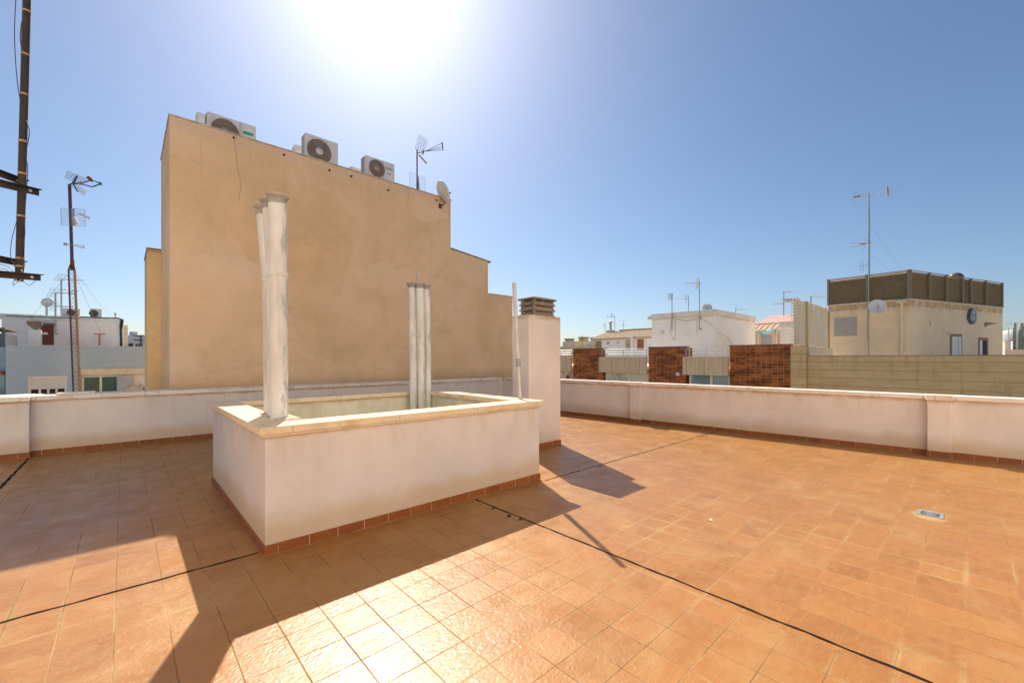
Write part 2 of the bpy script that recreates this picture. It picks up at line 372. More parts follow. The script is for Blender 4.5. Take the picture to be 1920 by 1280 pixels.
def m_flute():
    N = NT('beige_fluted_panel'); x, y, z = N.sep(N.pos)
    f = N.math('FRACT', N.math('DIVIDE', y, 0.24)); e = N.math('MINIMUM', f, N.math('SUBTRACT', 1.0, f))
    pan = N.math('FRACT', N.math('DIVIDE', y, 0.96)); ep = N.math('MINIMUM', pan, N.math('SUBTRACT', 1.0, pan))
    c = N.mix(N.rng(N.noise(1.0, 5, 0.6, N.vmul(N.pos, (3, 3, 0.6))), 0.3, 0.7), (0.70, 0.53, 0.33), (0.80, 0.63, 0.42))
    c = N.mix(N.rng(e, 0.0, 0.10, 0.30, 0), c, (0.40, 0.28, 0.16))
    c = N.mix(N.rng(ep, 0.0, 0.03, 0.7, 0), c, (0.28, 0.19, 0.11))
    return N.done(c, 0.85, N.bump(e, 0.4, 0.03), spec=0.2)

def m_shutter(name, col, pitch=0.05):
    N = NT(name); z = N.sep(N.pos)[2]
    f = N.math('FRACT', N.math('DIVIDE', z, pitch)); e = N.math('MINIMUM', f, N.math('SUBTRACT', 1.0, f))
    c = N.mix(N.rng(e, 0.0, 0.14, 0.45, 0), col, tuple(v * 0.5 for v in col))
    c = N.mix(N.rng(N.noise(3, 5, 0.7), 0.45, 0.7, 0, 0.3), c, tuple(v * 0.7 for v in col))
    return N.done(c, 0.5, N.bump(e, 0.4, 0.01))

def m_glass(name, col=(0.05, 0.10, 0.09), rough=0.08, blinds=False):
    N = NT(name)
    c = N.mix(N.rng(N.noise(0.9, 3), 0.35, 0.65), col, tuple(min(1, v * 1.7) for v in col))
    if blinds:
        z = N.sep(N.pos)[2]; f = N.math('FRACT', N.math('DIVIDE', z, 0.11))
        c = N.mix(N.rng(f, 0.4, 0.9, 0, 0.5), c, tuple(v * 0.4 for v in col))
    return N.done(c, rough, spec=0.6)

def m_wood(name, a, b, sc=(18, 18, 0.8)):
    N = NT(name)
    rnd = N.noise(1.0, 5, 0.6, N.vmul(N.pos, sc))
    c = N.mix(N.rng(rnd, 0.32, 0.68), a, b)
    c = N.mix(N.rng(N.noise(9, 3), 0.62, 0.72, 0, 0.6), c, tuple(v * 0.5 for v in a))
    return N.done(c, 0.75, N.bump(rnd, 0.3, 0.01))

def m_rooftile(name, a, b):
    N = NT(name)
    c = N.mix(N.rng(N.noise(3.5, 6, 0.7), 0.3, 0.7), a, b)
    c = N.mix(N.rng(N.noise(12, 4, 0.7), 0.5, 0.7, 0, 0.6), c, tuple(v * 0.35 for v in a))
    return N.done(c, 0.85, N.bump(N.noise(30, 4), 0.3, 0.01))

M = {}
M['floor'] = m_floor(); M['skirt'] = m_skirting(); M['coping'] = m_coping(); M['coping_par'] = m_coping('parapet_coping', (0.82, 0.735, 0.635), 0.8)
M['plaster'] = m_plaster('pink_white_render', (0.78, 0.71, 0.655), top=0.95, bottom=0.10, amt=0.28, streak=0.15)
M['plaster_well'] = m_plaster('cream_white_render', (0.69, 0.635, 0.605), top=1.02, bottom=0.12, amt=0.32, streak=0.15)
M['plaster_inner'] = m_plaster('mossy_cream_render', (0.76, 0.71, 0.57), stain=(0.48, 0.40, 0.20), top=1.02, amt=0.6, streak=0.4, warm=(0.70, 0.64, 0.46))
M['plaster_out'] = m_plaster('warm_white_render', (0.87, 0.84, 0.78), cloud=0.05)
M['plaster_chim'] = m_plaster('lilac_white_render', (0.80, 0.71, 0.645), stain=(0.6, 0.45, 0.3), top=2.42, bottom=0.08, amt=0.12, streak=0.10)
M['stucco'] = m_stucco()
M['stucco_y'] = m_plaster('yellow_ochre_stucco', (0.80, 0.58, 0.31), stain=(0.40, 0.25, 0.10), top=4.4, amt=0.3, cloud=0.14, warm=(0.72, 0.52, 0.26))
M['flue'] = m_flue(); M['cap'] = m_concrete('weathered_cap_concrete', (0.34, 0.29, 0.23)); M['cap_pale'] = m_plain('grey_fibre_cement_cap', (0.36, 0.32, 0.27), 0.85, var=0.2, scale=9)
M['conc_dark'] = m_concrete('lichened_concrete', (0.235, 0.19, 0.14)); M['mortar'] = m_concrete('stained_mortar', (0.55, 0.46, 0.35))
M['seal'] = m_plain('bitumen_sealant', (0.016, 0.013, 0.012), 0.95, var=0.4, scale=14)
M['seal'].node_tree.nodes['Principled BSDF'].inputs['Specular IOR Level'].default_value = 0.08
M['alu'] = m_plain('aluminium', (0.55, 0.55, 0.56), 0.4, 0.7, scale=20)
M['galv'] = m_plain('galvanised_steel', (0.42, 0.42, 0.42), 0.5, 0.5, dirt=(0.28, 0.18, 0.10))
M['pvc'] = m_plain('grey_pvc_tube', (0.62, 0.58, 0.52), 0.55, dirt=(0.42, 0.35, 0.27)); M['pvc_d'] = m_plain('dark_grey_coupling', (0.33, 0.33, 0.33), 0.5)
M['rust'] = m_plain('rusty_steel', (0.16, 0.075, 0.045), 0.75, 0.2, var=0.4, scale=10, dirt=(0.06, 0.035, 0.03))
M['mastblk'] = m_plain('weathered_black_steel', (0.028, 0.021, 0.018), 0.6, 0.2, var=0.4, scale=12, dirt=(0.12, 0.065, 0.035))
M['tape'] = m_plain('yellowed_tape', (0.36, 0.23, 0.10), 0.6)
M['cable'] = m_plain('black_cable', (0.025, 0.022, 0.022), 0.6); M['cable_w'] = m_plain('pale_cable', (0.50, 0.42, 0.32), 0.6)
M['acw'] = m_plain('painted_ac_casing', (0.68, 0.65, 0.62), 0.5, var=0.06, dirt=(0.45, 0.40, 0.34)); M['acd'] = m_plain('dusty_fan_recess', (0.17, 0.125, 0.10), 0.8, var=.3)
M['acbr'] = m_plain('dusty_fan_guard', (0.42, 0.32, 0.24), 0.6); M['green'] = m_plain('green_label', (0.02, 0.36, 0.22), 0.5, var=0.05); M['dgrey'] = m_plain('dark_grey_paint', (0.10, 0.10, 0.105), 0.6)
M['white'] = m_plain('white_paint', (0.78, 0.77, 0.74), 0.5, var=0.06, dirt=(0.55, 0.48, 0.38)); M['dish'] = m_plain('dish_paint', (0.70, 0.69, 0.66), 0.5, dirt=(0.42, 0.36, 0.28))
M['blue_an'] = m_plain('blue_antenna_plastic', (0.03, 0.10, 0.19), 0.5); M['yel_an'] = m_plain('orange_antenna_plastic', (0.55, 0.28, 0.05), 0.5)
M['purp'] = m_plain('purple_primer_steel', (0.10, 0.045, 0.075), 0.6, 0.2, dirt=(0.20, 0.10, 0.06)); M['yrust'] = m_plain('yellow_mast_paint', (0.36, 0.21, 0.085), 0.6, dirt=(0.16, 0.08, 0.05))
M['blue_wall'] = m_plaster('blue_grey_render', (0.44, 0.535, 0.60), stain=(0.30, 0.33, 0.33), top=2.4, amt=0.3, cloud=0.06, warm=(0.40, 0.45, 0.46))
M['white_wall'] = m_plaster('white_render_left', (0.88, 0.79, 0.74), stain=(0.55, 0.45, 0.36), top=4.6, amt=0.35, cloud=0.07, warm=(0.76, 0.62, 0.52))
M['wb_wall'] = m_plaster('white_render_right', (0.89, 0.87, 0.83), stain=(0.72, 0.56, 0.30), top=4.45, amt=0.5, cloud=0.06, warm=(0.80, 0.74, 0.64))
M['wb_roof'] = m_plain('whitewashed_slab', (0.74, 0.72, 0.66), 0.85, var=0.1, scale=2, dirt=(0.5, 0.46, 0.38)); M['grey_wall'] = m_plain('pale_grey_render', (0.52, 0.53, 0.54), 0.9, scale=2)
M['cream_tr'] = m_plain('cream_trim', (0.76, 0.66, 0.46), 0.8); M['redwood'] = m_wood('dark_red_wood', (0.13, 0.028, 0.018), (0.24, 0.06, 0.035))
M['brick'] = m_brick(); M['block'] = m_block(); M['flute'] = m_flute()
M['shut_w'] = m_shutter('cream_roller_shutter', (0.76, 0.70, 0.60)); M['shut_g'] = m_shutter('weathered_grey_shutter', (0.45, 0.42, 0.37), 0.12)
M['glass'] = m_glass('green_glass', (0.075, 0.13, 0.105), 0.12, True); M['glass_b'] = m_glass('blue_glass', (0.16, 0.26, 0.29)); M['glass_w'] = m_glass('curtained_glass', (0.42, 0.43, 0.38), 0.2)
M['dark'] = m_plain('dark_interior', (0.030, 0.022, 0.018), 0.8)
M['tan_b'] = m_plaster('tan_render', (0.89, 0.69, 0.455), stain=(0.40, 0.24, 0.09), top=4.75, amt=0.55, cloud=0.08, streak=0.6, warm=(0.76, 0.56, 0.36))
M['louvre'] = m_plain('brown_louvre_metal', (0.44, 0.33, 0.18), 0.55, 0.1, var=0.15); M['louvre_back'] = m_plain('brown_sheet', (0.30, 0.22, 0.115), 0.7)
M['louvre_post'] = m_plain('olive_grey_metal', (0.27, 0.225, 0.14), 0.5, 0.1)
M['bamboo'] = m_wood('split_bamboo', (0.78, 0.62, 0.40), (0.93, 0.82, 0.62)); M['bam_post'] = m_wood('fence_post_wood', (0.50, 0.33, 0.13), (0.60, 0.42, 0.20))
M['tile_o'] = m_rooftile('old_roof_tile', (0.45, 0.31, 0.19), (0.62, 0.46, 0.30)); M['pinkroof'] = m_plain('pink_painted_roof', (0.58, 0.35, 0.29), 0.8, scale=1.5)
M['far_y'] = m_plain('far_yellow_render', (0.66, 0.54, 0.30), 0.9, scale=1.5); M['far_w'] = m_plain('far_pale_render', (0.70, 0.58, 0.48), 0.9, scale=1.5); M['green_door'] = m_wood('olive_door', (0.30, 0.24, 0.06), (0.38, 0.30, 0.09))
M['orange_door'] = m_wood('orange_door', (0.34, 0.10, 0.05), (0.45, 0.15, 0.08)); M['beige_door'] = m_plain('beige_panel', (0.60, 0.46, 0.28), 0.7)
M['teal'] = m_plain('teal_cloth', (0.03, 0.28, 0.34), 0.8); M['palecloth'] = m_plain('pale_cloth', (0.66, 0.68, 0.66), 0.8); M['red'] = m_plain('red_cloth', (0.35, 0.02, 0.035), 0.8)
M['browntrim'] = m_plain('brown_stone_trim', (0.36, 0.20, 0.09), 0.8, dirt=(0.25, 0.14, 0.07)); M['doorw'] = m_plain('white_door', (0.74, 0.74, 0.73), 0.5)
M['embl'] = m_plain('dark_blue_grey_emblem', (0.10, 0.13, 0.17), 0.45); M['embl_l'] = m_plain('pale_emblem_line', (0.62, 0.66, 0.70), 0.45)
M['street'] = m_plain('street_paving', (0.22, 0.19, 0.16), 0.95, scale=2); M['slabgrey'] = m_concrete('pale_roof_screed', (0.74, 0.66, 0.54))
M['leaf'] = m_plain('dusty_grey_green_stem', (0.36, 0.37, 0.30), 0.8, var=.25)
M['redpipe'] = m_plain('red_brown_post', (0.38, 0.14, 0.10), 0.7); M['paper'] = m_plain('white_paper', (0.8, 0.78, 0.74), 0.9)
M['copper'] = m_plain('copper_brown_dome', (0.19, 0.13, 0.10), 0.4, 0.4)

# ---------------------------------------------------------------- ground and our own roof terrace
struct(MB().add([(-1500, -1500, -12), (1500, -1500, -12), (1500, 1500, -12), (-1500, 1500, -12)], [(0, 1, 2, 3)]).build('ground', M['street']))

RP0, RP1 = Vector((9.47, 10.74)), Vector((10.49, -4.5))          # inner face of the right parapet
RU = (RP1 - RP0).normalized(); RN = Vector((-RU.y, RU.x))           # RN points outwards (to +X)
if RN.x < 0: RN = -RN
def rpt(y): t = (y - RP0.y) / RU.y; return RP0 + RU * t
fl = MB(); fl.prism([(-6, -4.5), (10.80, -4.5), (9.78, 11.36), (-6, 11.36)], -0.25, 0.0)
floor = struct(fl.build('terrace_floor', M['floor']))
mass = MB(); mass.prism([(-6, -4.5), (10.78, -4.5), (9.76, 11.34), (-6, 11.34)], -11.99, -0.252)
struct(mass.build('terrace_base', M['plaster']))
# expansion joints: irregular black sealant let into the tiling
def joint(p, q, wid):
    p = Vector(p); q = Vector(q); n = max(2, int((q - p).length / 0.06)); u = (q - p).normalized(); nn = Vector((-u.y, u.x))
    vs = []; fs = []
    for i in range(n + 1):
        c = p.lerp(q, i / n) + nn * (0.003 * math.sin(i * 0.9 + p.x) + random.uniform(-.002, .002))
        ww = wid * random.uniform(0.55, 1.25) / 2
        vs += [(c.x + nn.x * ww, c.y + nn.y * ww, 0.003), (c.x - nn.x * ww, c.y - nn.y * ww, 0.003)]
    for i in range(n): fs.append((2 * i, 2 * i + 1, 2 * i + 3, 2 * i + 2))
    b = MB().add(vs, fs)
    if b.f:
        a, bb, c = [Vector(vs[k]) for k in b.f[0][:3]]
        if (bb - a).cross(c - a).z < 0: b.f = [list(reversed(f)) for f in b.f]
    return b
for p, q, wd in (((-6, 4.115), (0.84, 4.10), 0.021), ((3.03, 3.93), (3.022, -3.25), 0.019), ((4.19, 3.90), (9.93, 3.885), 0.017), ((-1.165, 10.72), (-1.165, 6.0), 0.035)):
    joint(p, q, wd).build('expansion_joint', M['seal'], floor)
blob = MB()
for px, py, r in ((925, 953, .022), (955, 967, .030), (975, 974, .022), (1045, 893, .02), (1085, 884, .022), (1125, 874, .028)):
    c = gp(px, py); pts = [(c.x + r * random.uniform(.6, 1.3) * math.cos(t), c.y + 0.7 * r * random.uniform(.6, 1.3) * math.sin(t), 0.004) for t in [k * math.pi / 5 for k in range(10)]]
    blob.add(pts, [tuple(range(10))])
blob.build('sealant_smear', M['seal'], floor)

# right parapet
rp = thing('parapet_wall', 'long pinkish white rendered parapet on the right, in front of the brick and block walls', 'wall', (RP0.x, RP0.y, 0))
def rseg(mb, y0, y1, t0, t1, z0, z1):
    a, b = rpt(y0), rpt(y1)
    return mb.prism([a + RN * t0, b + RN * t0, b + RN * t1, a + RN * t1], z0, z1)
m = MB(); rseg(m, 11.36, -4.5, 0.0, 0.22, 0.0, 0.955); m.build('wall', M['plaster'], rp)
m = MB()
ys = [10.66, 8.6, 6.06, 5.62, 3.6, 1.9, 0.56, 0.17, -1.4, -4.5]
for a, b in zip(ys[:-1], ys[1:]): rseg(m, a - 0.0015, b + 0.0015, -0.045, 0.27, 0.957, 1.03)
m.build('coping', M['coping_par'], rp, 0.008)
m = MB(); rseg(m, 10.70, -4.5, -0.014, 0.0, 0.0, 0.09); m.build('skirting', M['skirt'], rp, 0.003)
for ya, yb in ((0.51, 0.22), (6.00, 5.71)):
    m = MB(); rseg(m, ya, yb, -0.125, 0.002, 0.09, 0.953); pl = m.build('pilaster', M['plaster'], rp, 0.012)
    m = MB(); rseg(m, ya + 0.012, yb - 0.012, -0.140, -0.016, 0.0, 0.088); m.build('skirting', M['skirt'], pl, 0.003)
    m = MB(); rseg(m, ya + 0.02, yb - 0.02, -0.165, -0.047, 0.950, 1.040); m.build('coping', M['coping_par'], pl, 0.008)

# left parapet
LY = 10.745
lp = thing('parapet_wall', 'pinkish white rendered parapet along the foot of the tall ochre building', 'wall', (0, LY, 0))
m = MB(); m.box(-6, 9.45, LY, 11.30, 0.0, 0.938); m.build('wall', M['plaster'], lp)
m = MB(); xs = [-1.16, 0.3, 1.9, 3.5, 5.1, 6.7, 8.3, 9.42]
for a, b in zip(xs[:-1], xs[1:]): m.box(a + 0.0015, b - 0.0015, LY - 0.045, 11.34, 0.94, 1.015)
m.build('coping', M['coping_par'], lp, 0.008)
m = MB(); m.box(-1.145, 9.44, LY - 0.014, LY, 0.0, 0.09); m.build('skirting', M['skirt'], lp, 0.003)
m = MB(); m.box(-6, -1.16, LY - 0.16, LY - 0.002, 0.09, 0.938); pl = m.build('pilaster', M['plaster'], lp, 0.012)
m = MB(); m.box(-6, -1.148, LY - 0.174, LY - 0.012, 0.0, 0.088); m.build('skirting', M['skirt'], pl, 0.003)
m = MB()
for a, b in ((-6, -3.0), (-2.997, -1.164)): m.box(a, b, LY - 0.205, 11.343, 0.942, 1.022)
m.build('coping', M['coping_par'], pl, 0.008)
a, b = oy(108, 733, 10.95), oy(178, 731, 10.95)
m = MB(); m.prism([(a.x, 10.83), (b.x, 10.86), (b.x, 11.2), (a.x, 11.16)], 1.0175, 1.045)
tag(m.build('stone_slab', M['coping_par'], None, 0.006), 'loose flat cream slab lying on the left parapet coping', 'slab')

# ---------------------------------------------------------------- the walled light well
WX0, WX1, WY0, WY1 = 0.866, 4.165, 3.985, 6.80
lw = thing('light_well', 'low rectangular white rendered light well with cream stone coping in the middle of the terrace', 'light well', (WX0, WY0, 0))
m = MB(); m.ring(WX0, WX1, WY0, WY1, 0.10, 0.0, 1.018); m.build('outer_wall', M['plaster_well'], lw)
m = MB(); m.ring(WX0 + 0.101, WX1 - 0.101, WY0 + 0.101, WY1 - 0.101, 0.11, 0.0, 1.016); m.build('inner_wall', M['plaster_inner'], lw)
m = MB(); O = 0.05; cwid = 0.30
x0, x1, y0, y1 = WX0 - O, WX1 + O, WY0 - O, WY1 + O; g = 0.0015
def mitre(p, q, ip, iq, cuts, d):
    'one side of the coping cut into lengths'
    for k in range(len(cuts) - 1):
        a, b = cuts[k], cuts[k + 1]
        P, Q = Vector(p).lerp(Vector(q), a), Vector(p).lerp(Vector(q), b); I, J = Vector(ip).lerp(Vector(iq), a), Vector(ip).lerp(Vector(iq), b)
        m.prism([P, Q, J, I], 1.02, 1.08)
mitre((x0, y0), (x1, y0), (x0 + cwid, y0 + cwid), (x1 - cwid, y0 + cwid), (0, .36, .36 + 1e-3, .68, .681, 1), 0)
mitre((x1, y0), (x1, y1), (x1 - cwid, y0 + cwid), (x1 - cwid, y1 - cwid), (0, .5, .501, 1), 0)
mitre((x1, y1), (x0, y1), (x1 - cwid, y1 - cwid), (x0 + cwid, y1 - cwid), (0, .33, .331, .66, .661, 1), 0)
mitre((x0, y1), (x0, y0), (x0 + cwid, y1 - cwid), (x0 + cwid, y0 + cwid), (0, .5, .501, 1), 0)
m.build('coping', M['coping'], lw, 0.009)
m = MB(); m.ring(WX0 - 0.028, WX1 + 0.028, WY0 - 0.028, WY1 + 0.028, 0.027, 0.992, 1.0185); m.build('drip_moulding', M['coping'], lw, 0.008)
m = MB(); m.ring(WX0 - 0.014, WX1 + 0.014, WY0 - 0.014, WY1 + 0.014, 0.0135, 0.0, 0.09); m.build('skirting', M['skirt'], lw, 0.003)
m = MB(); m.box(WX0 + .213, WX1 - .213, WY0 + .213, WY1 - .213, 0.003, 0.02); m.build('well_floor', M['mortar'], lw)

# front cluster of three flues
def flue(parent, pts, r, rc, capz, tip=(0, 0)):
    m = MB()
    pts = [Vector(p) for p in pts]
    for i, (a, b) in enumerate(zip(pts[:-1], pts[1:])):
        m.tube(a, b, r * (1.0 if i else 1.03), 20, r)
    pipe = m.build('flue_pipe', M['flue'], parent)
    t = pts[-1]; ax = (Vector((tip[0], tip[1], 1))).normalized()
    for jz in pts[1:-1]:
        MB().lathe(jz - Vector((0, 0, .012)), [(r + .001, -0.012), (r + .011, -0.004), (r + .011, 0.02), (r + .001, 0.03)], n=20).build('joint_collar', M['flue'], pipe)
    MB().lathe(t - ax * 0.055, [(r + 0.004, 0), (r + 0.006, 0.05), (r - .012, 0.05)], ax, 20).build('neck', M['cap_pale'], pipe)
    cp = MB().lathe(t, [(r + .002, -0.006), (rc, 0.012), (rc + .003, 0.026), (rc * 0.9, 0.034), (0.0, 0.046)], ax, 24)
    cp.build('cap', M['cap_pale'], pipe)
    return pipe
fc = thing('flue_stack', 'tall cluster of three limewashed flue pipes on the near corner of the light well', 'flue', (1.1, 4.45, 1.08))
flue(fc, [(1.078, 4.42, 0.6), (1.072, 4.42, 2.44), (1.055, 4.40, 3.15)], 0.076, 0.098, 3.2, (0.05, -0.10))
flue(fc, [(1.10, 4.64, 0.6), (1.085, 4.64, 2.45), (1.040, 4.60, 3.155)], 0.066, 0.090, 3.2, (-0.05, 0.0))
flue(fc, [(1.115, 4.87, 0.6), (1.095, 4.88, 2.455), (1.035, 4.87, 3.165)], 0.062, 0.083, 3.2, (-0.06, 0.0))
m = MB(); m.prism([(1.00, 4.17), (1.30, 4.17), (1.27, 5.02), (1.0, 5.02)], 1.0, 1.10, [(1.02, 4.25), (1.22, 4.25), (1.20, 4.96), (1.02, 4.96)]); m.build('mortar_bed', M['mortar'], fc, 0.02)
m = MB(); m.box(1.06, 1.16, 4.5, 4.86, 1.09, 2.40); m.build('mortar_fill', M['flue'], fc, 0.03)

bc = thing('flue_stack', 'shorter cluster of three flue pipes and a rod in the far light well corner', 'flue', (3.72, 6.4, 0.02))
for (x, y), r in (((3.588, 6.42), 0.060), ((3.72, 6.375), 0.070), ((3.858, 6.40), 0.064)):
    flue(bc, [(x + .05, y, 0.03), (x + .02, y, 2.05), (x, y, 2.90)], r, r + 0.020, 2.9)
MB().tube((3.76, 6.50, 2.2), (3.735, 6.50, 3.20), 0.024, 8, 0.016).build('rod', M['galv'], bc)

# leaning tube on the well corner
pb, pt_ = Vector((4.098, 4.285, 1.08)), Vector((4.085, 4.40, 2.725))
pp = thing('tube_pole', 'thin grey two piece tube standing upright on the right coping of the light well', 'pole', pb)
mid = pb.lerp(pt_, 0.31)
MB().tube(pb - Vector((0, 0, .02)), mid, 0.021, 12).build('lower_tube', M['pvc'], pp)
u = MB(); u.tube(mid, pt_, 0.028, 12); u.build('upper_tube', M['pvc'], pp)
MB().tube(mid - (pt_ - pb).normalized() * .055, mid + (pt_ - pb).normalized() * .06, 0.033, 12).build('coupling', M['pvc_d'], pp)
MB().lathe(pb, [(0.045, 0), (0.03, 0.015), (0.022, 0.03)]).build('mortar_foot', M['mortar'], pp)

# chimney
CX0, CX1, CY0, CY1, CZ = 5.345, 6.205, 5.365, 5.80, 2.445
ch = thing('chimney', 'white rendered rectangular chimney with a louvred concrete cap behind the light well', 'chimney', (CX0, CY0, 0))
MB().box(CX0, CX1, CY0, CY1, 0, CZ).build('shaft', M['plaster_chim'], ch, 0.008)
m = MB(); m.ring(CX0 - .013, CX1 + .013, CY0 - .013, CY1 + .013, .0125, 0, 0.09); m.build('skirting', M['skirt'], ch, 0.003)
cap = None
a0, a1, b0, b1 = 5.53, 6.06, 5.42, 5.76
def fr(g, g2): return [(a0 - g, b0 - g), (a1 + g, b0 - g), (a1 + g, b1 + g), (a0 - g, b1 + g)], [(a0 - g2, b0 - g2), (a1 + g2, b0 - g2), (a1 + g2, b1 + g2), (a0 - g2, b1 + g2)]
m = MB(); m.box(a0 + .05, a1 - .05, b0 + .05, b1 - .05, CZ, 2.74); cap = m.build('cap_core', M['conc_dark'], ch)
for z0, z1, ga, gb in ((CZ + 0.002, 2.515, 0.035, -0.03), (2.545, 2.615, 0.04, -0.01), (2.645, 2.715, 0.04, -0.01)):
    p, q = fr(ga, gb); MB().prism(p, z0, z1, q).build('louvre_slab', M['cap'], cap, 0.006)
p, q = fr(0.05, 0.045); m = MB(); m.prism(p, 2.742, 2.772, q)
p, q = fr(0.045, -0.10); m.prism(p, 2.773, 2.815, q); m.build('top_slab', M['conc_dark'], cap, 0.006)
m = MB()
for cx in (a0 + .02, a1 - .02):
    for cy in (b0 + .02, b1 - .02): MB().box(cx - .025, cx + .025, cy - .025, cy + .025, CZ + .003, 2.741).build('corner_post', M['cap'], cap)

# unseen stair house, added to bounce sunlight onto shaded walls; carries the dark mast
sh = thing('bounce_stair_house', 'unseen white stair house added behind the camera to bounce light, carries the dark mast', 'stair house', (-2.0, -3.3, 0))
m = MB(); m.prism([(-9, 6.2), (-2.0, 6.2), (-2.0, -3.3), (10.0, -3.3), (10.0, -4.4), (-9, -4.4)], 0.0, 8.6); m.build('wall', M['plaster_out'], sh)
m = MB(); m.prism([(-9.1, 6.25), (-1.95, 6.25), (-1.95, -3.25), (10.0, -3.25), (10.0, -4.45), (-9.1, -4.45)], 8.602, 8.70); m.build('coping', M['coping_par'], sh)
MB().box(1.2, 2.1, -3.298, -3.25, 0.02, 2.05).build('door', M['doorw'], sh)

# floor drain and scraps
dr = thing('floor_drain', 'small square metal drain set into the terracotta floor', 'drain', (6.29, 0.29, 0))
m = MB(); m.ring(6.19, 6.39, 0.19, 0.39, 0.03, 0.001, 0.008); m.build('frame', M['alu'], dr, 0.002)
MB().box(6.222, 6.358, 0.222, 0.358, 0.0015, 0.003).build('sump', M['dark'], dr)
m = MB()
for k in range(9):
    t = k * math.pi / 9; c, s = math.cos(t), math.sin(t)
    m.obar((6.29 - .065 * c, .29 - .065 * s, .0065), (6.29 + .065 * c, .29 + .065 * s, .0065), (-.006 * s, .006 * c, 0), (0, 0, .003))
m.lathe((6.29, .29, .0045), [(.02, 0), (.02, .005)], n=12); m.build('grate', M['alu'], dr)
c = gp(1333, 975); m = MB(); m.add([(c.x - .015, c.y - .01, .004), (c.x + .012, c.y - .014, .004), (c.x + .018, c.y + .008, .007), (c.x, c.y + .015, .006), (c.x - .016, c.y + .008, .008)], [(0, 1, 2, 3, 4)])
m.extr([Vector(v) for v in m.v[:5]], (0, 0, .003)); tag(m.build('paper_scrap', M['paper']), 'tiny white scrap lying on the sunlit floor between the chimney shadow and the drain', 'scrap')

# ---------------------------------------------------------------- dark mast hung on brackets at upper left
mp0, mp1 = od(36, 527, 3.0), od(52, -60, 3.05)
am = thing('antenna_mast', 'dark steel mast banded with yellowish tape hanging on brackets at the left edge', 'mast', mp0)
ax = (mp1 - mp0).normalized()
MB().tube(mp0, mp1, 0.0215, 12).build('pole', M['mastblk'], am)
L = (mp1 - mp0).length
for py in (23, 105, 180, 268, 328, 407, 485, 500):
    t = (527 - py) / 587.0; c = mp0.lerp(mp1, t)
    MB().tube(c - ax * .007, c + ax * .007, 0.0232, 12).build('tape_band', M['tape'], am)
def bracket(pa, da, pb_, db):
    a, b = od(*pa, da), od(*pb_, db); u = (a - b).normalized()
    e = a; s = b
    n = u.cross(Vector((0, 0, 1))).normalized()
    m = MB(); m.obar(e, s, n * .005, (0, 0, .040)); m.obar(e + Vector((0, 0, .020)) + n * .016, s + Vector((0, 0, .020)) + n * .016, n * .032, (0, 0, .005))
    o = m.build('bracket_arm', M['mastblk'], am)
    mm = MB(); q = e - u * .05; mm.lathe(q - n * .012, [(.009, 0), (.009, .024)], n, 8); mm.build('bolt', M['alu'], o)
bracket((73, 362), 2.90, (-330, 268), 2.1)
bracket((50, 345), 3.10, (-330, 205), 2.3)
bracket((76, 521), 2.90, (-330, 488), 2.1)
bracket((46, 496), 3.10, (-330, 420), 2.3)
def drape(m, pts, d, r=0.003, dd=0.0):
    P = [od(x, y, d + dd * i) for i, (x, y) in enumerate(pts)]
    Q = []
    for i in range(len(P) - 1):
        p0 = P[max(0, i - 1)]; p1 = P[i]; p2 = P[i + 1]; p3 = P[min(len(P) - 1, i + 2)]
        for k in range(5):
            t = k / 5; Q.append(0.5 * ((2 * p1) + (p2 - p0) * t + (2 * p0 - 5 * p1 + 4 * p2 - p3) * t * t + (3 * p1 - p0 - 3 * p2 + p3) * t ** 3))
    Q.append(P[-1]); return m.path(Q, r, 5)
drape(MB(), [(31, -20), (27, 60), (31, 140), (38, 190)], 2.98, .0025).build('cable', M['cable'], am)
drape(MB(), [(41, 40), (38, 70), (42, 100)], 2.98, .003).build('cable', M['cable'], am)
drape(MB(), [(49, 225), (55, 250), (48, 290), (52, 320), (46, 400)], 2.98, .0025).build('cable', M['cable'], am)
drape(MB(), [(31, 415), (22, 450), (20, 480), (28, 500)], 2.98, .002).build('cable', M['cable'], am)
drape(MB(), [(45, 410), (46, 440), (40, 480), (44, 505), (38, 525)], 2.96, .0035).build('cable', M['cable'], am)
drape(MB(), [(30, 515), (24, 535), (40, 525), (55, 535), (70, 522)], 2.96, .0015).build('cable', M['cable'], am)
drape(MB(), [(-10, 493), (15, 500), (26, 512), (30, 522)], 2.97, .003).build('pale_cable', M['cable_w'], am)
drape(MB(), [(-10, 503), (10, 505), (22, 516)], 2.97, .003).build('pale_cable', M['cable_w'], am)
drape(MB(), [(40, 505), (44, 518), (34, 528), (28, 520)], 2.96, .0035).build('pale_cable', M['cable_w'], am)

# ---------------------------------------------------------------- tall ochre building behind the left parapet
BY = 11.41
bl = thing('apartment_building', 'tall windowless ochre stucco party wall building stepping down to the right', 'building', (0.71, BY, -12))
P = lambda px, py: oy(px, py, BY)
tl, tr = P(318, 214), P(845, 378); ZT = (tl.z + tr.z) / 2
s1a, s1b = P(845, 467), P(915, 491); s2, s2e = P(915, 551), P(961, 557)
BX = tl.x
m = MB(); m.extr([(BX, BY, -12), (s2e.x, BY, -12), (s2e.x, BY, s2.z), (s2.x, BY, s2.z), (s1b.x, BY, s1b.z), (s1a.x, BY, s1a.z), (tr.x, BY, ZT), (BX, BY, ZT)], (0, 2.75, 0))
m.build('wall', M['stucco'], bl)
m = MB(); m.box(BX - .02, tr.x + .02, BY - .02, BY + 2.77, ZT + .002, ZT + .035); m.build('roof_edge', M['mortar'], bl)
u = Vector((s1b.x - s1a.x, 0, s1b.z - s1a.z)).normalized()
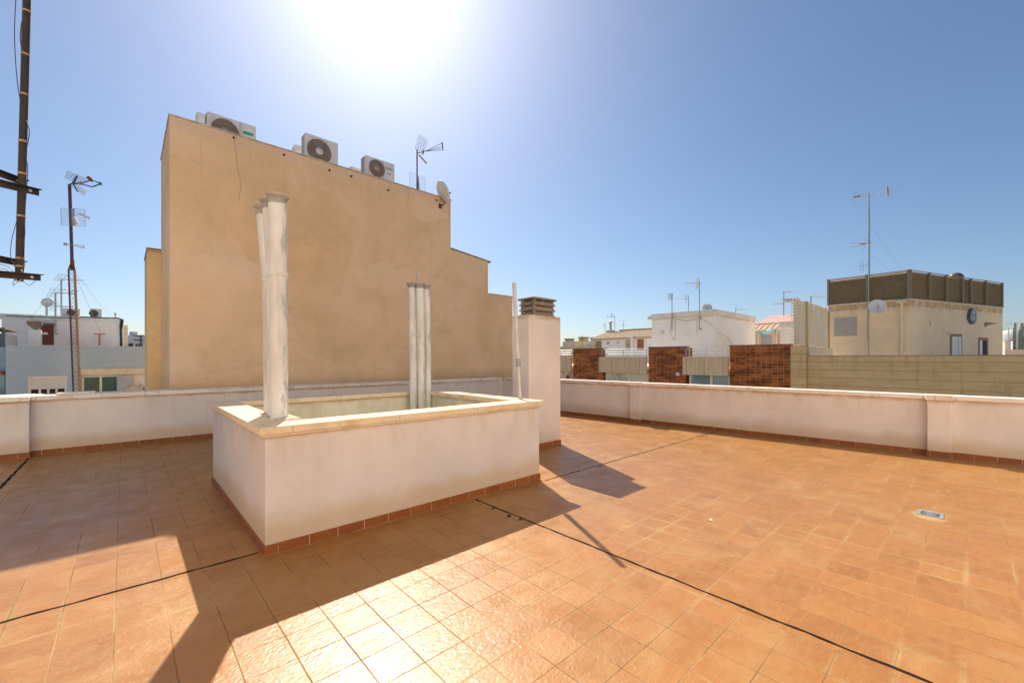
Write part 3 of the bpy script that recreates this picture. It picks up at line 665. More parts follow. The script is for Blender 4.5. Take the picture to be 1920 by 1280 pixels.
m = MB(); m.extr([Vector((s1a.x, BY - .03, s1a.z + .002)), Vector((s1a.x, BY - .03, s1a.z + .045)), Vector((s1b.x, BY - .03, s1b.z + .045)) + u * .12, Vector((s1b.x, BY - .03, s1b.z + .002)) + u * .12], (0, 2.8, 0)); m.build('sloping_roof', M['cap'], bl)
m = MB(); m.box(s2.x + .002, s2e.x + .02, BY - .02, BY + 2.77, s2.z + .002, s2.z + .03); m.build('lower_roof_edge', M['mortar'], bl)
q = oy(276, 466, BY + 2.76)
MB().box(q.x, BX + 1.0, BY + 2.76, BY + 4.6, -12, q.z).build('rear_block', M['stucco_y'], bl)
MB().box(q.x - .015, BX - .002, BY + 2.74, BY + 4.62, q.z + .002, q.z + .03).build('rear_roof_edge', M['conc_dark'], bl)
for px, py in ((438, 259), (532, 291), (617, 320), (658, 331), (727, 357)):
    c = P(px, py); MB().tube((c.x, BY - .05, c.z), (c.x, BY + .02, c.z), .022, 8).build('weep_pipe', M['dark'], bl)
for pts in ([(439, 262), (442, 285), (446, 320), (452, 345), (447, 380)], [(727, 342), (733, 352), (727, 358)], [(764, 352), (766, 372), (762, 390)]):
    MB().path([P(x, y) - Vector((0, .006, 0)) for x, y in pts], .005, 5).build('cable', M['cable_w'], bl)

def ac_unit(label, px0, px1, pyt, Y, hgt, fan_c=0.36, fan_r=0.36, hub=True, badge=True, plain_from=0.66, group='air conditioners on the ochre building', dep=0.34, off=None):
    a, b = oy(px0, pyt, Y), oy(px1, pyt, Y); x0, x1, z1 = a.x, b.x, a.z; z0 = z1 - hgt; wd = x1 - x0
    r = thing('air_conditioner', label, 'air conditioner', (x0, Y, z0), group)
    MB().box(x0, x1, Y, Y + dep, z0, z1).build('casing', M['acw'], r, 0.018)
    rad = fan_r * hgt * 1.18; cx = x0 + fan_c * wd; cz = (z0 + z1) / 2 + .02; rad = min(rad, hgt * .385)
    m = MB(); m.lathe((cx, Y - .0035, cz), [(0.001, 0), (rad, 0), (rad, .002)], (0, -1, 0), 32); rec = m.build('fan_recess', M['acd'], r)
    m = MB()
    for k in range(1, 9):
        rr = rad * (0.2 + 0.8 * k / 8); pts = [(cx + rr * math.cos(t), Y - .014, cz + rr * math.sin(t)) for t in [j * math.pi / 14 for j in range(29)]]; m.path(pts, .0035, 4)
    for j in range(20):
        t = j * math.pi / 10; m.tube((cx + .2 * rad * math.cos(t), Y - .014, cz + .2 * rad * math.sin(t)), (cx + rad * math.cos(t), Y - .012, cz + rad * math.sin(t)), .0045, 4)
    g_ = m.build('fan_guard', M['acbr'], r)
    MB().lathe((cx, Y - .016, cz), [(rad * .30, 0), (rad * .30, .010), (0, .014)], (0, -1, 0), 20).build('fan_hub', M['acw'] if hub else M['acbr'], g_)
    m = MB(); m.box(x0 + plain_from * wd - .004, x0 + plain_from * wd + .004, Y - .004, Y - .0005, z0 + .02, z1 - .02); m.build('panel_seam', M['dgrey'], r)
    m = MB()
    for k in range(11):
        zz = z0 + .06 + k * (hgt - .12) / 10; m.box(x0 - .006, x0 - .0005, Y + .05, Y + dep - .05, zz - .012, zz + .012)
    m.build('side_grille', M['dgrey'], r)
    for xa in (x0 + .08, x1 - .16): MB().box(xa, xa + .08, Y + .01, Y + dep - .01, z0 - .10, z0 - .002).build('foot', M['dgrey'], r)
    if badge:
        w0 = x0 + (plain_from + .06) * wd; w1 = x1 - .06 * wd; zz = z1 - hgt * (.32 if badge == 1 else .30); hh = .038 if badge == 1 else .022
        bd = MB().box(w0, w1, Y - .004, Y - .0006, zz - hh, zz + hh).build('maker_badge', M['green'], r)
        m = MB(); n = 8
        for k in range(n):
            xa = w0 + (k + .25) * (w1 - w0) / n; m.box(xa, xa + (w1 - w0) / n * .45, Y - .0052, Y - .0042, zz - hh * .30, zz + hh * .35)
        m.build('badge_marking', M['acw'] if badge == 2 else M['green'], bd)
        m = MB(); m.box((w0 + w1) / 2 - .05, (w0 + w1) / 2 + .06, Y - .003, Y - .0006, zz - .17, zz - .145); m.build('model_plate', M['dgrey'], r)
    return r
ac_unit('low grey air conditioner with a green badge at the left end of the ochre roof', 388, 480, 208, BY + .78, .74, .36, .38, False, 1)
ac_unit('tall grey air conditioner with a pale fan hub midway along the ochre roof', 572, 634, 248, BY + .78, .84, .42, .36, True, False, .64, dep=.34)
ac_unit('grey air conditioner with a small green badge, nearest the roof antenna', 685, 740, 290, BY + .78, .66, .38, .38, False, 2, .60)
for lab, px0, px1, py in (('grey air conditioner end peeping out behind the left one with the large green badge', 369, 392, 209), ('small pale air conditioner end low behind the tall middle unit', 553, 575, 270), ('pale box end behind the unit with the small green badge', 657, 690, 311)):
    a, b = oy(px0, py, BY + 1.45), oy(px1, py, BY + 1.45)
    r = thing('air_conditioner', lab, 'air conditioner', (a.x, BY + 1.45, a.z - .75), 'air conditioner ends behind the front row')
    MB().box(a.x, b.x + .3, BY + 1.45, BY + 1.77, a.z - .75, a.z).build('casing', M['acw'], r, .018)
    m = MB(); m.box(a.x + .04, b.x + .26, BY + 1.44, BY + 1.4495, a.z - .60, a.z - .10); m.build('front_panel', M['dish'], r)

# ---------------------------------------------------------------- antennas
def grid(m, c, uw, uh, nw, nh, r=.004):
    'rod grid with half-extents uw, uh'
    c = Vector(c); uw = Vector(uw); uh = Vector(uh)
    for k in range(nw + 1): t = 2 * k / nw - 1; m.tube(c + uw * t - uh, c + uw * t + uh, r, 4)
    for k in range(nh + 1): t = 2 * k / nh - 1; m.tube(c + uh * t - uw, c + uh * t + uw, r, 4)
def yagi(m, p, d, n, ln, el, r=.006, up=(0, 0, 1), taper=.6):
    p = Vector(p); d = Vector(d).normalized(); s = d.cross(Vector(up)).normalized()
    m.tube(p, p + d * ln, r * 1.4, 6)
    for k in range(n):
        t = (k + .5) / n; e = el * (1 - (1 - taper) * t); c = p + d * (ln * t); m.tube(c - s * e, c + s * e, r * .7, 4)
def corner_reflector(m, p, d, size, r=.004, n=6):
    p = Vector(p); d = Vector(d).normalized(); s = d.cross(Vector((0, 0, 1))).normalized(); z = Vector((0, 0, 1))
    for sg in (1, -1):
        w = (z * sg * .8 - d * -.35 * 1).normalized() * size
        grid(m, p + w * .55, s * size * .6, w * .5, n, n // 2, r)
def dish(parent, c, rad, nrm, mat=None, depth=.16, name='dish'):
    nrm = Vector(nrm).normalized(); prof = []
    for k in range(9):
        t = k / 8; prof.append((max(rad * t, .0005), depth * rad * t * t))
    prof += [(rad, depth * rad + .012), (rad * .97, depth * rad + .012)] + [(max(rad * t * .97, .0005), depth * rad * t * t + .012) for t in [k / 8 for k in range(7, -1, -1)]]
    o = MB().lathe(Vector(c) - nrm * depth * rad * .5, prof, nrm, 28).build(name, mat or M['dish'], parent)
    s = nrm.cross(Vector((0, 0, 1))).normalized(); foc = Vector(c) + nrm * rad * .85 - Vector((0, 0, rad * .25)); low = Vector(c) - Vector((0, 0, rad * .95)) + nrm * .06
    m = MB(); m.tube(low, foc, .012, 6); m.build('feed_arm', M['galv'], parent)
    MB().tube(foc - nrm * .09, foc + nrm * .03, .032, 8).build('receiver_head', M['dgrey'], parent)
    return o

# on the ochre roof
D0 = BY + .55
b0 = oy(782, 372, D0); t0 = oy(782, 284, D0); dirR = (oy(831, 277, D0 - .25) - oy(797, 289, D0)).normalized()
an = thing('antenna_mast', 'tv antenna with a flared reflector at the right end of the ochre building roof', 'antenna', b0)
MB().tube(b0, t0 + Vector((0, 0, .05)), .022, 8).build('pole', M['purp'], an)
m = MB(); c = oy(790, 271, D0); uw = (oy(797, 276, D0 - .15) - oy(783, 266, D0 + .15)) * .55; uh = (oy(795, 258, D0) - oy(787, 284, D0)) * .5
grid(m, c, uw, uh, 4, 8, .006); c2 = oy(792, 297, D0); m.obar(oy(785, 290, D0), oy(800, 307, D0), (0, .06, 0), (.02, 0, .02)); m.build('reflector', M['galv'], an)
m = MB(); k0 = oy(782, 287, D0); k1 = oy(797, 284, D0 - .1); m.tube(k0, k1, .014, 6)
e1 = [oy(828, y, D0 - .3) for y in (269, 276, 281)]; [m.tube(k1, e, .009, 5) for e in e1]; m.tube(oy(829, 267, D0 - .3), oy(830.5, 282, D0 - .3), .02, 6); m.tube(oy(794, 281, D0 - .1), oy(793, 290, D0 - .1), .018, 6); m.build('yagi_boom', M['dgrey'], an)
m = MB(); c = oy(783, 344, D0 + .05); a = oy(768, 343, D0 + .05); uw = Vector((c.x - a.x, 0, -.02)); grid(m, c, uw, Vector((0, 0, .27)), 2, 9, .004)
m.obar(oy(783, 331, D0), oy(785, 356, D0), (.05, 0, 0), (0, .05, 0)); m.build('panel_antenna', M['galv'], an)

dp = oy(829, 361, BY - .28)
ds = thing('satellite_dish', 'grey satellite dish on a bracket at the top right corner of the ochre wall', 'satellite dish', oy(826, 387, BY))
dish(ds, dp, .345, (0.86, -.12, .45)); q = oy(825, 387, BY)
m = MB(); m.obar(q, q - Vector((0, .03, 0)), (.10, 0, 0), (0, 0, .14)); m.path([q - Vector((0, .02, 0)), q - Vector((0, .28, -.02)), dp - Vector((.06, 0, .16))], .018, 8); m.build('wall_bracket', M['rust'], ds)
q = oy(808, 368, BY + .1); m = MB(); m.box(q.x - .12, q.x + .12, BY + .03, BY + .2, ZT + .04, q.z + .06); m.tube((q.x + .05, BY + .1, q.z), (q.x + .14, BY - .04, q.z - .15), .02, 6)
tag(m.build('pipe_bracket', M['rust']), 'small rusty bracket on the ochre roof edge left of the satellite dish', 'bracket')

# ---------------------------------------------------------------- left background
# blue-grey building
Y1 = 23.0
bb = thing('apartment_building', 'blue-grey rendered building with a roller shutter and a wide glazed window at the left', 'building', oy(140, 700, Y1) * 1.0)
ROOT[bb.name] = Vector(bb.location)
a = oy(11, 647, Y1); b = oy(300, 650, Y1); zt = a.z
w0, w1 = oy(52, 705, Y1), oy(126, 705, Y1); g0, g1 = oy(152, 702, Y1), oy(275, 702, Y1)
zb = -.9
m = MB(); m.box(a.x, w0.x, Y1, Y1 + 9, -12, zt); m.box(w0.x, w1.x, Y1, Y1 + 9, oy(80, 705, Y1).z, zt); m.box(w1.x, g0.x, Y1, Y1 + 9, -12, zt); m.box(g0.x, b.x, Y1, Y1 + 9, oy(160, 691, Y1).z, zt)
m.box(w0.x, w1.x, Y1, Y1 + 9, -12, zb); m.box(g0.x, b.x, Y1 + .6, Y1 + 9, -12, zb); m.build('wall', M['blue_wall'], bb)
m = MB(); m.box(a.x - 6, a.x - .002, Y1 + 1.2, Y1 + 9, -12, zt - .05); m.build('side_wing', M['blue_wall'], bb)
m = MB(); e0, e1 = oy(-12, 700, Y1 + 1.2), oy(9, 700, Y1 + 1.2); m.box(e0.x, e1.x, Y1 + 1.14, Y1 + 1.198, zb, oy(0, 702, Y1 + 1.2).z); m.build('window', M['glass_b'], bb)
m = MB(); m.box(e0.x, e1.x, Y1 + .9, Y1 + 1.196, oy(0, 702, Y1 + 1.2).z + .002, oy(0, 695, Y1 + 1.2).z); m.build('awning_box', M['orange_door'], bb)
wz = oy(80, 705, Y1).z
wn = MB(); wn.box(w0.x, w0.x + .07, Y1 + .03, Y1 + .12, zb, wz); wn.box(w1.x - .07, w1.x, Y1 + .03, Y1 + .12, zb, wz); wn.box(w0.x + .07, w1.x - .07, Y1 + .03, Y1 + .12, wz - .06, wz)
wn = wn.build('window', M['white'], bb)
sz = oy(80, 729.5, Y1).z
MB().box(w0.x + .07, w1.x - .07, Y1 + .06, Y1 + .10, sz, wz - .06).build('roller_shutter', M['shut_w'], wn)
MB().box(w0.x + .07, w1.x - .07, Y1 + .14, Y1 + .16, zb, wz - .06).build('pane', M['dark'], wn)
for k in range(1, 4): xx = w0.x + .07 + k * (w1.x - w0.x - .14) / 4; MB().box(xx - .03, xx + .03, Y1 + .11, Y1 + .135, zb, sz).build('mullion', M['white'], wn)
gz = oy(200, 702, Y1).z; gzt = oy(160, 691, Y1).z
MB().box(g0.x, b.x, Y1 - .06, Y1 + .5, gz + .002, gzt - .002).build('lintel', M['cream_tr'], bb)
gw = MB(); pxs = [152, 157, 186, 191, 219, 224, 270]
xs = [oy(p, 700, Y1).x for p in pxs]
gw.box(xs[0], xs[1], Y1 + .2, Y1 + .3, zb, gz); gw.box(xs[2], xs[3], Y1 + .2, Y1 + .3, zb, gz); gw.box(xs[4], xs[5], Y1 + .2, Y1 + .3, zb, gz); gw.box(xs[1], xs[2], Y1 + .2, Y1 + .3, gz - .1, gz); gw.box(xs[3], xs[4], Y1 + .2, Y1 + .3, gz - .1, gz)
gw = gw.build('window', M['white'], bb)
MB().box(xs[1], xs[2], Y1 + .24, Y1 + .26, zb, gz - .1).build('pane', M['glass'], gw); MB().box(xs[3], xs[4], Y1 + .24, Y1 + .26, zb, gz - .1).build('pane', M['glass'], gw)
MB().box(xs[5], b.x, Y1 + .15, Y1 + .3, zb, gz).build('white_panel', M['white'], bb)
k0, k1 = oy(223, 703, Y1 - .3), oy(247, 703, Y1 - .3)
MB().box(k0.x, k1.x, Y1 - .12, Y1 + .1, zb, k0.z).build('grey_panel', M['grey_wall'], bb)
MB().box(a.x + .3, b.x + 12, Y1 + .3, Y1 + 12.6, zt - .9 if False else zt + .002, zt + .03).build('roof_terrace', M['slabgrey'], bb)  # unseen pale roof sheet added to bounce sunlight onto the white house
MB().box(a.x - 6, b.x, Y1 - 3.2, Y1 - .002, -12, zb - .002).build('terrace_slab', M['slabgrey'], bb)
# clutter on that terrace
q = oy(252, 733, Y1 - .8); m = MB(); m.box(q.x - .25, q.x + .25, Y1 - 1.0, Y1 - .7, zb, oy(252, 726, Y1 - .8).z)
for k in range(7): m.lathe((q.x + random.uniform(-.22, .22), Y1 - .85, oy(252, 725, Y1 - .8).z + random.uniform(-.02, .08)), [(.001, -.08), (.08, 0), (.001, .08)], n=8)
tag(m.build('crate', M['cable_w']), 'cluttered pale crate in front of the blue-grey building beside the ochre wall', 'crate')
q = oy(266, 724, Y1 - .8); r = thing('air_conditioner', 'small white unit with a dark front beside the foot of the ochre rear wall', 'air conditioner', (q.x, Y1 - .9, zb))
MB().box(q.x - .35, q.x + .30, Y1 - .9, Y1 - .6, zb, q.z).build('casing', M['white'], r, .015); MB().box(q.x - .05, q.x + .25, Y1 - .912, Y1 - .902, zb + .1, q.z - .03).build('grille', M['dgrey'], r)

# white building behind it
Y2 = 36.0
wb = thing('apartment_building', 'white rooftop house with a dark red door behind the blue-grey building', 'building', (oy(100, 640, Y2).x, Y2, -12))
a, b, c = oy(3, 588, Y2), oy(231, 597, Y2), oy(240, 600, Y2); zt = (a.z + b.z) / 2
MB().box(a.x, b.x, Y2, Y2 + 7, -12, zt - .3).build('wall', M['white_wall'], wb)
MB().box(a.x - .1, b.x + .02, Y2 - .06, Y2 + 7.05, zt - .298, zt).build('cornice', M['wb_roof'], wb, .02)
MB().box(b.x + .022, c.x, Y2 + .5, Y2 + 7, -12, zt - .35).build('side_block', M['cream_tr'], wb)
d0, d1 = oy(77, 610, Y2), oy(101, 610, Y2); dd = MB().box(d0.x, d1.x, Y2 - .05, Y2 - .002, -1, d0.z).build('door', M['redwood'], wb)
MB().box(d0.x - .3, d1.x + .02, Y2 - .4, Y2 - .052, d0.z + .002, d0.z + .12).build('canopy', M['dgrey'], dd)
q0 = oy(84, 625, Y2); MB().box(q0.x - .1, q0.x + .12, Y2 - .058, Y2 - .052, q0.z - .06, q0.z + .06).build('notice', M['paper'], dd)
for pts, r_ in ((((228, 599), (226, 610), (227, 640), (226, 655)), .05), (((150, 594), (200, 596), (222, 596), (231, 600), (227, 620), (229, 655)), .035), (((10, 592), (60, 594), (150, 596.5)), .02)): MB().path([oy(x, y, Y2 - .08 - r_ * .3) for x, y in pts], r_, 6).build('cable', M['cable'], wb)
e = oy(150, 622, Y2); MB().box(oy(148, 612, Y2).x, oy(157, 612, Y2).x, Y2 - .25, Y2 - .002, -1, oy(150, 612, Y2).z).build('pilaster', M['white_wall'], wb)
q = oy(65, 604, Y2 - 1.4)
cs = thing('chimney', 'squat white chimney with a grey concrete cap beside the dark red door', 'chimney', (q.x, Y2 - 1.4, -1))
x0, x1 = oy(53, 620, Y2 - 1.4).x, oy(76, 620, Y2 - 1.4).x
MB().box(x0, x1, Y2 - 1.4, Y2 - .8, -1, oy(65, 618, Y2 - 1.4).z).build('shaft', M['white_wall'], cs)
z1 = oy(65, 618, Y2 - 1.4).z; z2 = oy(65, 609, Y2 - 1.4).z; z3 = oy(65, 602, Y2 - 1.4).z
MB().prism([(x0 + .2, Y2 - 1.3), (x1 - .15, Y2 - 1.3), (x1 - .15, Y2 - .9), (x0 + .2, Y2 - .9)], z1 + .002, z2, [(x0 - .02, Y2 - 1.45), (x1 + .02, Y2 - 1.45), (x1 + .02, Y2 - .75), (x0 - .02, Y2 - .75)]).build('neck', M['conc_dark'], cs)
MB().box(x0 - .05, x1 + .03, Y2 - 1.5, Y2 - .7, z2 + .002, z3).build('cap', M['conc_dark'], cs, .02)
for lab, p0, p1, pt in (('wide dark fronted air conditioner on the white house roof behind the lattice mast', 116, 150, 577), ('squarish beige air conditioner on the white house roof right of the lattice mast', 169, 191, 578)):
    u0, u1 = oy(p0, pt, Y2 + .3), oy(p1, pt, Y2 + .3); r = thing('air_conditioner', lab, 'air conditioner', (u0.x, Y2 + .3, zt), 'air conditioners on the white house')
    MB().box(u0.x, u1.x, Y2 + .3, Y2 + .8, zt + .001, u0.z).build('casing', M['acw'], r, .02)
    h = u0.z - zt; cx = u0.x + (u1.x - u0.x) * (.5 if p0 < 150 else .3); rr = h * .36
    f = MB().lathe((cx, Y2 + .296, zt + h * .5), [(.001, 0), (rr, 0), (rr, .003)], (0, -1, 0), 24).build('fan_recess', M['dark'], r)
    m = MB()
    for k in (1, 2, 3): m.path([(cx + rr * k / 3 * math.cos(t), Y2 + .285, zt + h * .5 + rr * k / 3 * math.sin(t)) for t in [j * math.pi / 8 for j in range(17)]], .012, 4)
    m.build('fan_guard', M['acbr'], r)
    m = MB()
    for k in range(7): zz = zt + h * (.15 + .1 * k); m.box(cx + rr * 1.15, u1.x - .05, Y2 + .288, Y2 + .298, zz - .02, zz + .02)
    m.build('side_grille', M['dish'], r)
q = oy(89, 567, Y2 + 1); r = thing('satellite_dish', 'pale round dish on a thin pole on the white house roof at far left', 'satellite dish', oy(88, 590, Y2 + 1))
MB().tube(oy(87.5, 592, Y2 + 1), oy(87.5, 572, Y2 + 1), .05, 8).build('pole', M['galv'], r); MB().lathe(q + Vector((0, .15, 0)), [(.001, -.02), (.15, .0), (.28, .06), (.27, .08), (.15, .03), (.001, .01)], (-.3, -1, .15), 24).build('dish', M['dish'], r)
m = MB(); p0, p1 = oy(186.5, 648, Y2 - 2), oy(186.5, 626, Y2 - 2); m.tube(p0 - Vector((0, 0, 1)), p1, .05, 6); m.tube(oy(176, 626, Y2 - 2), oy(198, 626, Y2 - 2), .04, 6)
tag(m.build('clothesline_post', M['redpipe']), 'thin reddish T shaped clothesline post before the white house', 'post')

def small_antenna(label, base, top, arms, mat='galv', group=None, name='antenna_mast', r=.03):
    o = thing(name, label, 'antenna', base, group)
    MB().tube(base, top, r, 8).build('pole', M[mat], o)
    for kind, args in arms:
        m = MB()
        if kind == 'yagi': yagi(m, *args[:5], r=args[5] if len(args) > 5 else .012, up=args[6] if len(args) > 6 else (0, 0, 1))
        elif kind == 'grid': grid(m, *args)
        elif kind == 'bar': m.path(args[0], args[1], 6)
        m.build({'yagi': 'yagi_antenna', 'grid': 'reflector', 'bar': 'crossbar'}[kind], M['alu' if kind != 'bar' else mat], o)
    return o
S_X = Vector((SA, -CA, 0)); F_D = Vector((CA, SA, 0))            # screen-right and view-forward directions (for antenna headings)
def lantenna(label, px, pyb, pyt, Y, arms, group=None, r=.04):
    base, top = oy(px, pyb, Y), oy(px, pyt, Y); return small_antenna(label, base, top, arms(Y), 'galv', group, r=r)
lantenna('small antenna pole clamped to the white house wall left of the lattice mast', 104, 626, 549, Y2 - .3, lambda Y: [('yagi', (oy(103, 549, Y), S_X + F_D * .3, 5, 1.0, .25, .02)), ('grid', (oy(99, 549, Y), F_D * .22, Vector((.08, 0, .26)), 2, 5, .012)), ('yagi', (oy(103, 574, Y), S_X + F_D * .3, 4, .8, .25, .02)), ('grid', (oy(98, 574, Y), F_D * .22, Vector((.08, 0, .25)), 2, 5, .012)), ('bar', ([oy(104, 626, Y), oy(109, 626, Y), oy(109, 626, Y + .3)], .03))])
lantenna('taller slim antenna pole just left of the lattice mast', 115, 592, 523, Y2 + 1.5, lambda Y: [('yagi', (oy(114, 524, Y), S_X + F_D * .3, 5, 1.1, .22, .02)), ('grid', (oy(112, 520, Y), F_D * .2, Vector((.12, 0, .22)), 2, 4, .012)), ('bar', ([oy(112, 543, Y), oy(124, 543, Y)], .025))])
lantenna('tiny roof antenna near the right end of the white house', 216, 600, 586, Y2 + 3, lambda Y: [('bar', ([oy(213, 588, Y), oy(219, 589, Y)], .03)), ('bar', ([oy(215, 585, Y), oy(218, 591, Y)], .02))], r=.03)

# lattice mast
YL = 21.3
lb = oy(144, 760, YL); lb.z = -.902
lm = thing('lattice_mast', 'rusty lattice antenna mast with a blue antenna on top, before the blue-grey building', 'antenna', lb)
TL, TR = (128.5, 506), (140, 506); BL, BR = (137.5, 735), (150, 735)
pl0, pl1 = oy(*BL, YL), oy(*TL, YL); pr0, pr1 = oy(*BR, YL), oy(*TR, YL); pb0, pb1 = oy(149, 733, YL + .24), oy(139, 507, YL + .22)
ext = lambda p, q: p + (p - q) * .07
MB().tube(ext(pl0, pl1), pl1, .024, 8).build('leg', M['purp'], lm); MB().tube(ext(pr0, pr1), pr1, .034, 8).build('leg', M['yrust'], lm); MB().tube(ext(pb0, pb1), pb1, .014, 8).build('leg', M['rust'], lm)
m = MB(); n = 15
for k in range(n + 1):
    t = k / n; A, B, C = pl0.lerp(pl1, t), pr0.lerp(pr1, t), pb0.lerp(pb1, t); m.tube(A, B, .009, 5); m.tube(B, C, .006, 5)
    if k < n:
        t2 = (k + 1) / n; m.tube(A, pr0.lerp(pr1, t2), .005, 5); m.tube(B, pl0.lerp(pl1, t2), .005, 5)
m.build('bracing', M['rust'], lm)
apex = oy(135.5, 487, YL + .1); m = MB(); [m.tube(p, apex, .025, 6) for p in (pl1, pr1, pb1)]; m.tube(oy(136, 507, YL + .1), apex, .055, 8); m.build('head_frame', M['rust'], lm)
ptop = oy(130.5, 346, YL + .1); MB().tube(apex - Vector((0, 0, .3)), ptop, .045, 10).build('pole', M['purp'], lm)
m = MB(); Yt = YL + .05
grid(m, oy(141, 334, Yt), (oy(158, 341, Yt - .4) - oy(124, 327, Yt + .4)) * .5, (oy(128, 324, Yt) - oy(122, 338, Yt)) * .5, 10, 6, .008)
grid(m, oy(148, 354, Yt), (oy(158, 362, Yt - .4) - oy(136, 346, Yt + .4)) * .5, (oy(150, 350, Yt) - oy(146, 358, Yt)) * .5, 7, 4, .008); m.build('reflector', M['galv'], lm)
m = MB(); m.tube(oy(145, 330, Yt), oy(137, 344, Yt), .035, 8); m.tube(oy(138, 346, Yt), oy(146, 360, Yt), .02, 8); m.tube(oy(131, 345, Yt), oy(156, 343.5, Yt), .03, 8); m.tube(oy(147, 344, Yt), oy(156, 343.5, Yt), .055, 8)
for pts in ([(156, 343), (172, 337), (188, 344)], [(156, 346), (173, 350.5), (188, 345)]): m.path([oy(x, y, Yt - .2) for x, y in pts], .022, 6)
m.tube(oy(185, 344, Yt - .2), oy(191, 345, Yt - .2), .055, 8); m.build('corner_antenna', M['blue_an'], lm)
m = MB(); m.tube(oy(164, 331.5, Yt - .2), oy(171, 337, Yt - .2), .06, 6); m.tube(oy(170, 337, Yt - .2), oy(174, 340, Yt - .2), .05, 6); m.build('dipole_box', M['rust'], lm)
m = MB(); Yg = YL - .1
for k in range(9): y = 391 + k * 3.9; m.tube(oy(114, y - .5, Yg + .3), oy(160, y + 2, Yg - .3), .008, 4)
m.tube(oy(114, 390, Yg + .3), oy(115, 421, Yg + .3), .01, 4); m.tube(oy(159, 394, Yg - .3), oy(160, 425, Yg - .3), .01, 4); m.tube(oy(136.5, 391, Yg), oy(138.5, 423, Yg), .045, 6)
m.build('panel_antenna', M['galv'], lm)
m = MB(); m.tube(oy(138, 406, Yg - .1), oy(152, 400, Yg - .3), .015, 6); m.obar(oy(150, 401, Yg - .3), oy(169, 410, Yg - .5), (0, .08, 0), (0, 0, .07)); m.tube(oy(138, 408, Yg - .1), oy(145, 420, Yg - .2), .05, 6); m.build('panel_feed', M['dish'], lm)
m = MB(); m.path([oy(x, y, YL) for x, y in ((122, 458), (135, 459), (157, 465), (158, 461), (140, 458))], .014, 5); m.tube(oy(119, 457.5, YL), oy(126, 458, YL), .05, 6); m.build('loop_dipole', M['galv'], lm)
m = MB(); m.tube(oy(127, 545, YL), oy(147, 546, YL), .012, 5)
for e in ((62, 560, 26), (210, 570, 30), (232, 690, 22.9)): m.tube(oy(136, 505, YL), oy(e[0], e[1] + 30, e[2]), .006, 4)
m.build('guy_wire', M['galv'], lm)

# far left and far-centre roofs
Y3 = 52.0
fg = thing('apartment_building', 'pale grey flat roofed block seen between the white house and the ochre building', 'building', (oy(255, 640, Y3).x, Y3, -12))
MB().box(oy(238, 640, Y3).x, oy(285, 640, Y3).x, Y3, Y3 + 8, -12, oy(255, 628.5, Y3).z).build('wall', M['grey_wall'], fg)
m = MB(); [m.box(oy(p, 640, Y3).x, oy(p2, 640, Y3).x, Y3 - .03, Y3 - .002, oy(p, 655, Y3).z, oy(p, y, Y3).z) for p, p2, y in ((241, 249, 643.5), (254, 257.5, 644.5), (259, 267, 644.5))]; m.build('window', M['dark'], fg)
q = oy(251, 628, Y3); MB().tube((q.x, Y3 + 2, q.z - .1), (q.x, Y3 + 2, oy(251, 620, Y3).z), .3, 12).build('chimney', M['grey_wall'], fg)
m = MB(); q = oy(264, 628, Y3 - 3); m.tube(oy(264, 660, Y3 - 3), oy(264, 629, Y3 - 3), .08, 6); m.tube(oy(250, 637, Y3 - 3), oy(268, 637, Y3 - 3), .07, 6); m.tube(oy(250, 629, Y3 - 3), oy(270, 629, Y3 - 3), .06, 6)
tag(m.build('clothesline_post', M['dgrey']), 'dark post with crossbars before the pale grey block by the ochre wall', 'post')
Y4 = 30
fd = thing('roof_shed', 'dark rooftop shed cut by the left edge of the photo', 'shed', (oy(0, 640, Y4).x, Y4, -1))
MB().box(oy(-60, 640, Y4).x, oy(10, 640, Y4).x, Y4, Y4 + 3, -1, oy(5, 625, Y4).z).build('wall', M['dgrey'], fd)
MB().box(oy(-62, 640, Y4).x, oy(11.5, 640, Y4).x, Y4 - .2, Y4 + 3.2, oy(5, 617, Y4).z, oy(5, 614, Y4).z).build('roof', M['conc_dark'], fd)
m = MB()
for p in (-50, -30, -10, 6): m.tube((oy(p, 0, Y4).x, Y4 + .1, oy(5, 625, Y4).z), (oy(p, 0, Y4).x, Y4 + .1, oy(5, 617, Y4).z), .06, 6)
m.build('post', M['dgrey'], fd)

# ---------------------------------------------------------------- right background
X1 = 23.0
Yx = lambda px, X=X1: ox(px, 650, X).y
br = thing('apartment_building', 'brown glazed brick apartment block with beige balcony panels beyond the right parapet', 'building', (X1, 6, -12))
zb, ztp = .76, 1.76; ZB = 2.29
for p0, p1 in ((1075, 1130), (1216, 1285.5), (1368, 1482)):
    pr = MB().box(X1, X1 + .5, Yx(p0), Yx(p1), -12, ZB).build('brick_pier', M['brick'], br)
    MB().box(X1 - .03, X1 + .52, Yx(p0) + .02, Yx(p1) - .02, ZB + .002, ZB + .05).build('pier_cap', M['conc_dark'], pr)
for p0, p1, lft in ((960, 1075, 0), (1127, 1216, 1), (1284, 1369, 1)):
    bp = MB().box(X1 - .28, X1 - .14, Yx(p0), Yx(p1) + .0, zb, ztp).build('balcony_panel', M['flute'], br, .01)
    y0, y1 = Yx(p0) - .1, Yx(p1) + .1
    m = MB()
    for z in (1.93, 2.08, 2.235): m.tube((X1 - .05, y0, z), (X1 - .05, y1, z), .016, 6)
    for k in range(3): yy = y0 + (y1 - y0) * k / 2; m.tube((X1 - .05, yy, ztp - .1), (X1 - .05, yy, 2.235), .02, 6)
    m.build('railing', M['alu'], bp)
    MB().box(X1 - .138, X1 + 1.2, Yx(p0), Yx(p1), zb + .02, zb + .30).build('balcony_floor', M['flute'], bp)
